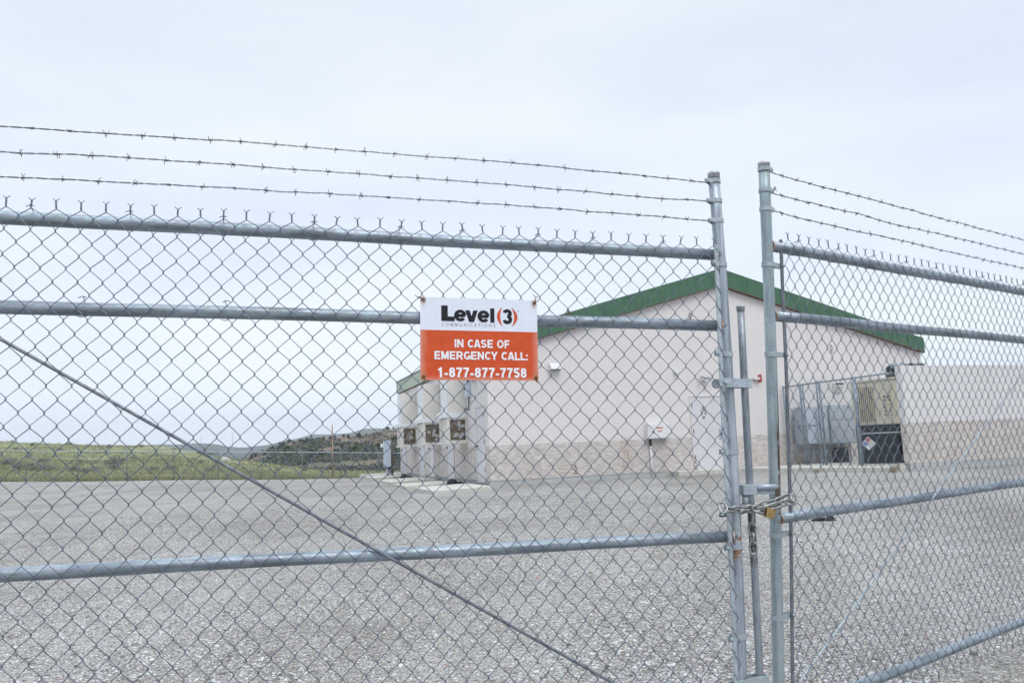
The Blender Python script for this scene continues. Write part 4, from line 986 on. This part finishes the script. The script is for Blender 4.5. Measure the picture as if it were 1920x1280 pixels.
# generator
gd_ = Vector((.5662, -.8242, 0)); gn = Vector((gd_.y, -gd_.x, 0))  # face normal, towards the viewer
if (MB_.to_3x3() @ gn).dot(EYE - CB) < 0: gn = -gn
G0 = Vector((10.19, -2.11, .56)); GM = Matrix(((gd_.x, -gn.x, 0, G0.x), (gd_.y, -gn.y, 0, G0.y), (0, 0, 1, .56), (0, 0, 0, 1)))
gen = empty('generator', MB_ @ GM, 'cream standby generator on a black tank behind the enclosure fence', 'generator')
W = 1.35
bevel(MB().box((0, 0, .03), (W, .95, 1.07)).build('tank', m_gend, gen), .01)
MB().box((.06, -.012, .82), (W - .03, -.001, .86)).build('tank_rail', m_grey, gen)
hs = MB(); hs.prism([(-.03, -.02, 1.085), (W, -.02, 1.085), (W, -.02, 2.32), (-.03, -.02, 2.25)], (0, 1.0, 0)); hs_o = bevel(hs.build('housing', m_gen, gen), .01)
lid = MB(); lid.prism([(-.05, -.05, 2.254), (W + .02, -.05, 2.325), (W + .02, -.05, 2.37), (-.05, -.05, 2.30)], (0, 1.06, 0)); lid.build('lid', m_gen, gen)
lv = MB(); lv.box((.09, -.032, 1.16), (.56, -.0205, 2.13)); lo_ = lv.build('louvre', m_coil, hs_o)
sl_ = MB()
for i in range(9): x = .10 + .052 * i; sl_.box((x, -.055, 1.17), (x + .016, -.0325, 2.12))
sl_.build('slats', m_gen, lo_)
MB().box((.98, -.0235, 1.10), (.985, -.0205, 2.10)).build('seam', m_dark, hs_o)
mk = MB(); rg = random.Random(5)
for c_ in range(2):
    for i in range(6):
        x = .80 + .12 * c_; z = 1.30 + .10 * i
        mk.box((x, -.0225, z), (x + .085, -.0208, z + .018)); mk.box((x + (.068 if rg.random() < .5 else 0), -.0225, z + .019), (x + .016 + (.068 if rg.random() < .5 else .04), -.0208, z + .062))
mk.build('side_lettering', m_coil, hs_o)
ds = MB(); c0 = Vector((.26, -.006, .58)); q_ = .15
def dia(cx, cz, h, y, mat, nm, par):
    b = MB(); b.prism([(cx - h, y, cz), (cx, y, cz - h), (cx + h, y, cz), (cx, y, cz + h)], (0, .002, 0)); return b.build(nm, mat, par)
pl = dia(.30, .56, .19, -.006, m_textw, 'hazard_placard', gen)
dia(.30, .655, .075, -.0085, m_red, 'red_field', pl); dia(.215, .56, .075, -.0085, m_blue, 'blue_field', pl); dia(.385, .56, .07, -.0085, plain('yellow_marking', (.62, .60, .50)), 'yellow_field', pl)
ex = empty('exhaust_pipe', MB_ @ GM @ Matrix.Translation((1.0, .5, 2.37)), 'round dark exhaust silencer on the generator top beside the screen wall', 'exhaust')
MB().tube([(-.02, -.12, .20), (-.01, .0, .20), (.25, .9, .22)], [.145, .145, .14], 20).build('silencer', m_rail, ex); MB().tube([(-.021, -.126, .20), (-.0202, -.1205, .20)], .125, 20).build('mouth', m_dark, ex)
MB().box((-.30, -.1, .0), (.15, .35, .09)).build('flange', m_black, ex); MB().tube([(.06, .1, .06), (.06, .1, .22)], .06, 12).build('riser', m_dark, ex); MB().box((-.30, -.16, .0), (-.16, -.13, .10)).build('guard', m_textw, ex)
pp = empty('roof_pipe', MB_ @ Matrix.Translation((9.7, -4.3, 3.055)), 'grey horizontal pipe lying behind the top of the screen wall', 'pipe')
MB().tube([(0, .15, .05), (1.05, .15, .06)], .055, 12).build('pipe', m_rail, pp)
for x in (.62, .98): MB().box((x - .03, .08, .0), (x + .03, .2, .10)).build('clamp', m_black, pp)
MB().tube([(.25, .1, .10), (.36, .1, .13), (.45, .1, .06), (.62, .1, .12), (.8, .1, .07), (.98, .1, .14)], .008, 6).build('cable', m_rust, pp)

# dark scrap on the gravel right of the posts
r = empty('scrap', Vector((4.17, 11.15, gz(4.17, 11.15))), 'crumpled black scrap lying on the gravel behind the right gate leaf', 'litter')
r.scale = (.85, .85, .85)
b = MB(); b.add([(.02, 0, 0), (.24, 0, 0), (.20, .1, .02), (.19, .04, .10), (.10, .05, .05), (.04, .09, .03), (.13, -.03, .02)], [(0, 6, 4), (6, 1, 3), (6, 3, 4), (4, 3, 2), (4, 2, 5), (0, 4, 5), (1, 2, 3), (0, 1, 6), (0, 5, 2, 1)]); b.build('rag', m_black, r)
MB().tube([(-.16, .02, .02), (-.05, .0, .035), (.06, .01, .03)], [.012, .028, .03], 8).build('strap', m_black, r)

# ------------------------------------------------------------------ far fence
TOPZ = lambda p: gz(p.x, p.y)
ff = empty('boundary_fence', FL.copy(), 'thin chain-link boundary fence along the far edge of the gravel', 'fence')
ffi = -FL
A = FL - FD * 26; n = 26; stp = 3.05; tops = []
for i in range(n):
    p = A + FD * (i * stp); z = gz(p.x, p.y); 
    tops.append(Vector((p.x, p.y, z + 2.08)))
    q = p + ffi
    MB().tube([(q.x, q.y, z - .1), (q.x, q.y, z + 2.1), (q.x - .12, q.y - .2, z + 2.42)], [.034, .034, .02], 6).build('post', m_rail, ff)
MB().tube([t + ffi for t in tops], .034, 6).build('top_rail', m_fit, ff)
b = MB()
for i in range(n - 1):
    a, c = tops[i] + ffi, tops[i+1] + ffi; zt_ = (a.z + c.z) / 2
    lattice(b, Vector((a.x, a.y, 0)), Vector((c.x, c.y, 0)), zt_ - 2.05, zt_ - .01, .085, .0013)
b.build('chain_link_mesh', m_wire, ff)
for dz in (.12, .24, .36): MB().tube([t + ffi + Vector((-.04 * dz / .12, -.07 * dz / .12, dz)) for t in tops], .004, 3).build('barbed_wire', m_barb, ff)

# utility poles
m_pole = plain('sun_bleached_pole', (.34, .26, .19), .9)
def pole(px, ytop, dist, rr, mat, label):
    d = ray(px, ytop); t = dist / math.hypot(d.x, d.y); P = EYE + d * t; r_ = math.hypot(P.x, P.y); a = math.degrees(math.atan2(P.x, P.y))
    z0 = meadow_z(P.x, P.y, r_, a)
    r = empty('utility_pole', Vector((P.x, P.y, z0 - .3)), label, 'pole', 'poles beyond the fence')
    MB().tube([(0, 0, 0), (0, 0, P.z - z0 + .3)], [rr * 1.2, rr * .8], 8).build('shaft', mat, r)
    MB().tube([(0, 0, P.z - z0 + .29), (0, 0, P.z - z0 + .42)], [rr * .5, rr * .2], 6).build('tip', m_fit, r)
pole(377, 816, 122, .05, m_grey, 'thin pole beyond the far fence, left of the other poles')
pole(436, 811, 118, .055, m_grey, 'thin tall pole in the middle of the three beyond the fence')
pole(623, 796, 66, .055, m_pole, 'brown pole close behind the far fence, in front of the dark hillside')

# ------------------------------------------------------------------ vegetation
def bush_mesh(name, n, R, H, leaf, mat, seed, trunk=None):
    rg = random.Random(seed); b = MB()
    lobes = [(Vector((rg.gauss(0, .42) * R, rg.gauss(0, .42) * R, H * (.25 + .55 * rg.random()))), R * (.35 + .3 * rg.random())) for _ in range(7)]
    for i in range(n):
        c, lr = rg.choice(lobes); d = Vector((rg.gauss(0, 1), rg.gauss(0, 1), rg.gauss(0, .8))).normalized() * lr * rg.random() ** .4
        p = c + d; p.z = max(.02, p.z)
        a = Vector((rg.gauss(0, 1), rg.gauss(0, 1), rg.gauss(0, 1))).normalized() * leaf; e = Vector((rg.gauss(0, 1), rg.gauss(0, 1), rg.gauss(0, 1))).normalized() * leaf
        b.add([p - a, p + e, p + a, p - e * .6], [(0, 1, 2, 3)])
    me = bpy.data.meshes.new(name); me.from_pydata(b.v, [], b.f); me.materials.append(mat); return me
sage = [bush_mesh('sage_crown', 520, .62, .50, .050, m_sagel, s) for s in range(4)]
juni = [bush_mesh('juniper_crown', 420, 1.5, 3.0, .26, m_juni, 20 + s) for s in range(4)]
tk = MB().tube([(0, 0, -.2), (.02, 0, .3), (0, .02, .6)], [.05, .04, .02], 6); 
def plant(kind, x, y, z, s, label, cat, group, meshes, trunk_r):
    r = bpy.data.objects.new(kind, None); col.objects.link(r); r.location = (x, y, z); r.scale = (s, s, s * random.uniform(.85, 1.15)); r.rotation_euler.z = rnd() * 6.28; tag(r, label, cat, group)
    c = bpy.data.objects.new('crown', random.choice(meshes)); col.objects.link(c); c.parent = r
    t = bpy.data.objects.new('trunk', trunk_r); col.objects.link(t); t.parent = r
def trunk_mesh(h, r0, nm):
    b = MB().tube([(0, 0, -.3), (.05 * h, 0, h * .5), (0, .03 * h, h)], [r0, r0 * .7, r0 * .3], 6); me = bpy.data.meshes.new(nm); me.from_pydata(b.v, [], b.f); me.materials.append(m_wood); return me
st_m, jt_m = trunk_mesh(.5, .05, 'sage_trunk'), trunk_mesh(2.2, .22, 'juniper_trunk')
def on_meadow(px, py):     # where the sight line meets the meadow
    d = ray(px, py); hx = math.hypot(d.x, d.y); a = math.degrees(math.atan2(d.x, d.y)); r_ = 50.
    while r_ < 200:
        x, y = r_ * math.sin(R_(a)), r_ * math.cos(R_(a)); z = EYE.z + d.z / hx * r_
        if z < meadow_z(x, y, r_, a): return x, y, meadow_z(x, y, r_, a), r_
        r_ += .4
    return None
sage_px = [(12, 872, 1.3), (22, 868, 1.2), (35, 882, 1.3), (62, 880, 1.5), (75, 868, 1.1), (92, 882, 1.2), (140, 883, 1.2), (162, 886, 1.1), (215, 872, 1.7), (213, 880, 1.0), (285, 883, 1.1), (320, 880, 1.), (395, 885, 1.1), (150, 868, .9), (55, 858, 1.), (250, 860, .9), (375, 868, .9), (30, 845, 1.), (110, 845, 1.), (205, 840, 1.3), (60, 836, 1.), (130, 834, .9), (265, 838, .9), (325, 843, .8), (385, 852, 1.6), (397, 853, 1.3), (416, 852, 1.2), (375, 850, 1.2), (450, 856, 1.2), (20, 829, 1.), (90, 830, 1.), (170, 833, 1.), (540, 870, .9), (600, 878, 1.0), (520, 882, .9), (182, 884, .9), (570, 883, .8), (480, 866, .9)]
for i, (px, py, s) in enumerate(sage_px):
    h = on_meadow(px, py)
    if h is None: continue
    far = 'low grey-green sagebrush clump growing in the meadow beyond the fence'
    if (px, py) == (215, 872): plant('sagebrush', h[0], h[1], h[2] - .05, s * .9, 'largest darkest sagebrush in the meadow left of the diagonal rod', 'bush', 'sagebrush in the meadow', sage, st_m)
    else: plant('sagebrush', h[0], h[1], h[2] - .05, s * .85, far, 'bush', 'sagebrush in the meadow', sage, st_m)
# junipers one can tell apart on the far hillside
rgj = random.Random(12); nj = 0
while nj < 110:
    a = rgj.uniform(-18.5, -8.2); r_ = 430 - 250 * rgj.random() ** 1.3
    x, y = r_ * math.sin(R_(a)), r_ * math.cos(R_(a)); z = hill_z(x, y, r_, a)
    r0 = 'dark juniper tree dotted on the distant reddish hillside'
    plant('juniper_tree', x, y, z - .3, rgj.uniform(.30, .85), r0, 'tree', 'junipers on the distant hillside', juni, jt_m); nj += 1
# dense scrub lower on the hill: one mass
b = MB(); rg = random.Random(4)
for i in range(7000):
    a = rg.uniform(-20.5, -7.5); r_ = 160 + 260 * rg.random() ** 1.1 * (1.1 if a < -14 else .92)
    if r_ > 385 - 70 * sstep(-15, -10, a) + 40 * noise.noise(Vector((a * .8, 0, 0))) and rg.random() > .12: continue
    x, y = r_ * math.sin(R_(a)), r_ * math.cos(R_(a)); z = hill_z(x, y, r_, a)
    if noise.noise(Vector((x * .05, y * .05, 6))) < -.28: continue
    R0 = rg.uniform(.5, 1.35)
    for q in range(15):
        p = Vector((x + rg.gauss(0, .6) * R0, y + rg.gauss(0, .6) * R0, z + abs(rg.gauss(.4, .4)) * R0))
        u_ = Vector((rg.gauss(0, 1), rg.gauss(0, 1), rg.gauss(0, 1))).normalized() * R0 * .33; e = Vector((rg.gauss(0, 1), rg.gauss(0, 1), rg.gauss(0, 1))).normalized() * R0 * .33
        b.add([p - u_, p + e, p + u_, p - e * .7], [(0, 1, 2, 3)])
so = b.build('hillside_scrub', m_scrub); tag(so, 'dense dark scrub covering the lower slope of the distant hill', 'scrub', kind='stuff')
# long grass along and beyond the fence line
b = MB(); rg = random.Random(8)
for i in range(26000):
    u_ = rg.uniform(-30, 36); f_ = .1 + 34 * rg.random() ** 2.6
    p = FL + FD * u_ + FN * f_; r_ = math.hypot(p.x, p.y); a = math.degrees(math.atan2(p.x, p.y)); z = meadow_z(p.x, p.y, r_, a)
    if noise.noise(Vector((p.x * .25, p.y * .25, 3))) < -.25 and rg.random() < .7: continue
    h = rg.uniform(.08, .34) * (1.15 if f_ < 2 else .8)
    for q in range(3):
        dx, dy = rg.gauss(0, .10), rg.gauss(0, .10); wd = .018 + .02 * rg.random(); an = rg.random() * 3.14
        b.add([(p.x + dx - wd * math.cos(an), p.y + dy - wd * math.sin(an), z - .03), (p.x + dx + wd * math.cos(an), p.y + dy + wd * math.sin(an), z - .03), (p.x + dx * 1.8, p.y + dy * 1.8, z + h)], [(0, 1, 2)])
for i in range(17000):
    u_ = rg.uniform(-34, 40); f_ = 8 + 105 * rg.random() ** 1.2
    p = FL + FD * u_ * (1 + f_ / 60) + FN * f_; r_ = math.hypot(p.x, p.y); a = math.degrees(math.atan2(p.x, p.y))
    if r_ > interp(a, AZc, RCc) + 6 or noise.noise(Vector((p.x * .07, p.y * .07, 8))) < -.12: continue
    z = meadow_z(p.x, p.y, r_, a); h = rg.uniform(.10, .30)
    for q in range(4):
        dx, dy = rg.gauss(0, .16), rg.gauss(0, .16); wd = .04 + .04 * rg.random(); an = rg.random() * 3.14
        b.add([(p.x + dx - wd * math.cos(an), p.y + dy - wd * math.sin(an), z - .03), (p.x + dx + wd * math.cos(an), p.y + dy + wd * math.sin(an), z - .03), (p.x + dx * 1.5, p.y + dy * 1.5, z + h)], [(0, 1, 2)])
go = b.build('meadow_grass', m_grass); tag(go, 'long yellow-green grass along the far fence', 'grass', kind='stuff')
m_dry = leafmat('dry_weed_leaf', (.20, .15, .09), (.42, .36, .22))
dry = [bush_mesh('dry_weed_crown', 200, .20, .20, .025, m_dry, 60 + q) for q in range(2)]
dt_m = trunk_mesh(.15, .012, 'dry_weed_trunk')
for (s_, v_, k_, lb) in ((9.75, -.30, 1.1, 'dry brown weed clump at the wall foot inside the enclosure'), (8.9, -4.75, .8, 'small dry weed at the slab edge below the enclosure fence'), (7.9, -3.2, .6, 'tiny dry weed where the slab meets the gravel, left of the enclosure'), (-.25, 5.1, .9, 'dry weed between the second and third concrete pads')):
    p = MB_ @ Vector((s_, v_, 0)); zz = .56 if s_ > 9.5 else gz(p.x, p.y)
    plant('dry_weed', p.x, p.y, zz, k_, lb, 'weed', 'dry weeds round the building', dry, dt_m)
# pale rocks in the meadow
for i, (px, py, s) in enumerate([(421, 863, .55), (418, 860, .35), (428, 864, .3)]):
    h = on_meadow(px, py)
    if h:
        b = MB(); rg = random.Random(i); b.add([v * s * rg.uniform(.7, 1.1) for v in IV], IF)
        o = b.build('rock', m_conc, None, (h[0], h[1], h[2] + .1)); tag(o, ['largest pale rock in the meadow near the poles', 'small pale rock left of the largest meadow rock', 'small pale rock right of the largest meadow rock'][i], 'rock', 'pale rocks in the meadow')

# ------------------------------------------------------------------ haze
HAZE = 1.3e-4
hz = MB().box((-4900, -4900, -20), (4900, 4900, 190)).build('haze', None) if False else None
me = bpy.data.meshes.new('haze'); bb = MB().box((-4900, -4900, -20), (4900, 4900, 190)); me.from_pydata(bb.v, [], bb.f)
hm = bpy.data.materials.new('haze'); hm.use_nodes = True; t = hm.node_tree; t.nodes.clear(); oo = t.nodes.new('ShaderNodeOutputMaterial'); pvv = t.nodes.new('ShaderNodeVolumePrincipled')
pvv.inputs['Color'].default_value = (.88, .94, 1.0, 1); pvv.inputs['Density'].default_value = HAZE; t.links.new(pvv.outputs[0], oo.inputs['Volume'])
me.materials.append(hm); ho_ = bpy.data.objects.new('haze', me); col.objects.link(ho_); tag(ho_, 'thin pale haze over the distant hills', 'haze', kind='stuff')
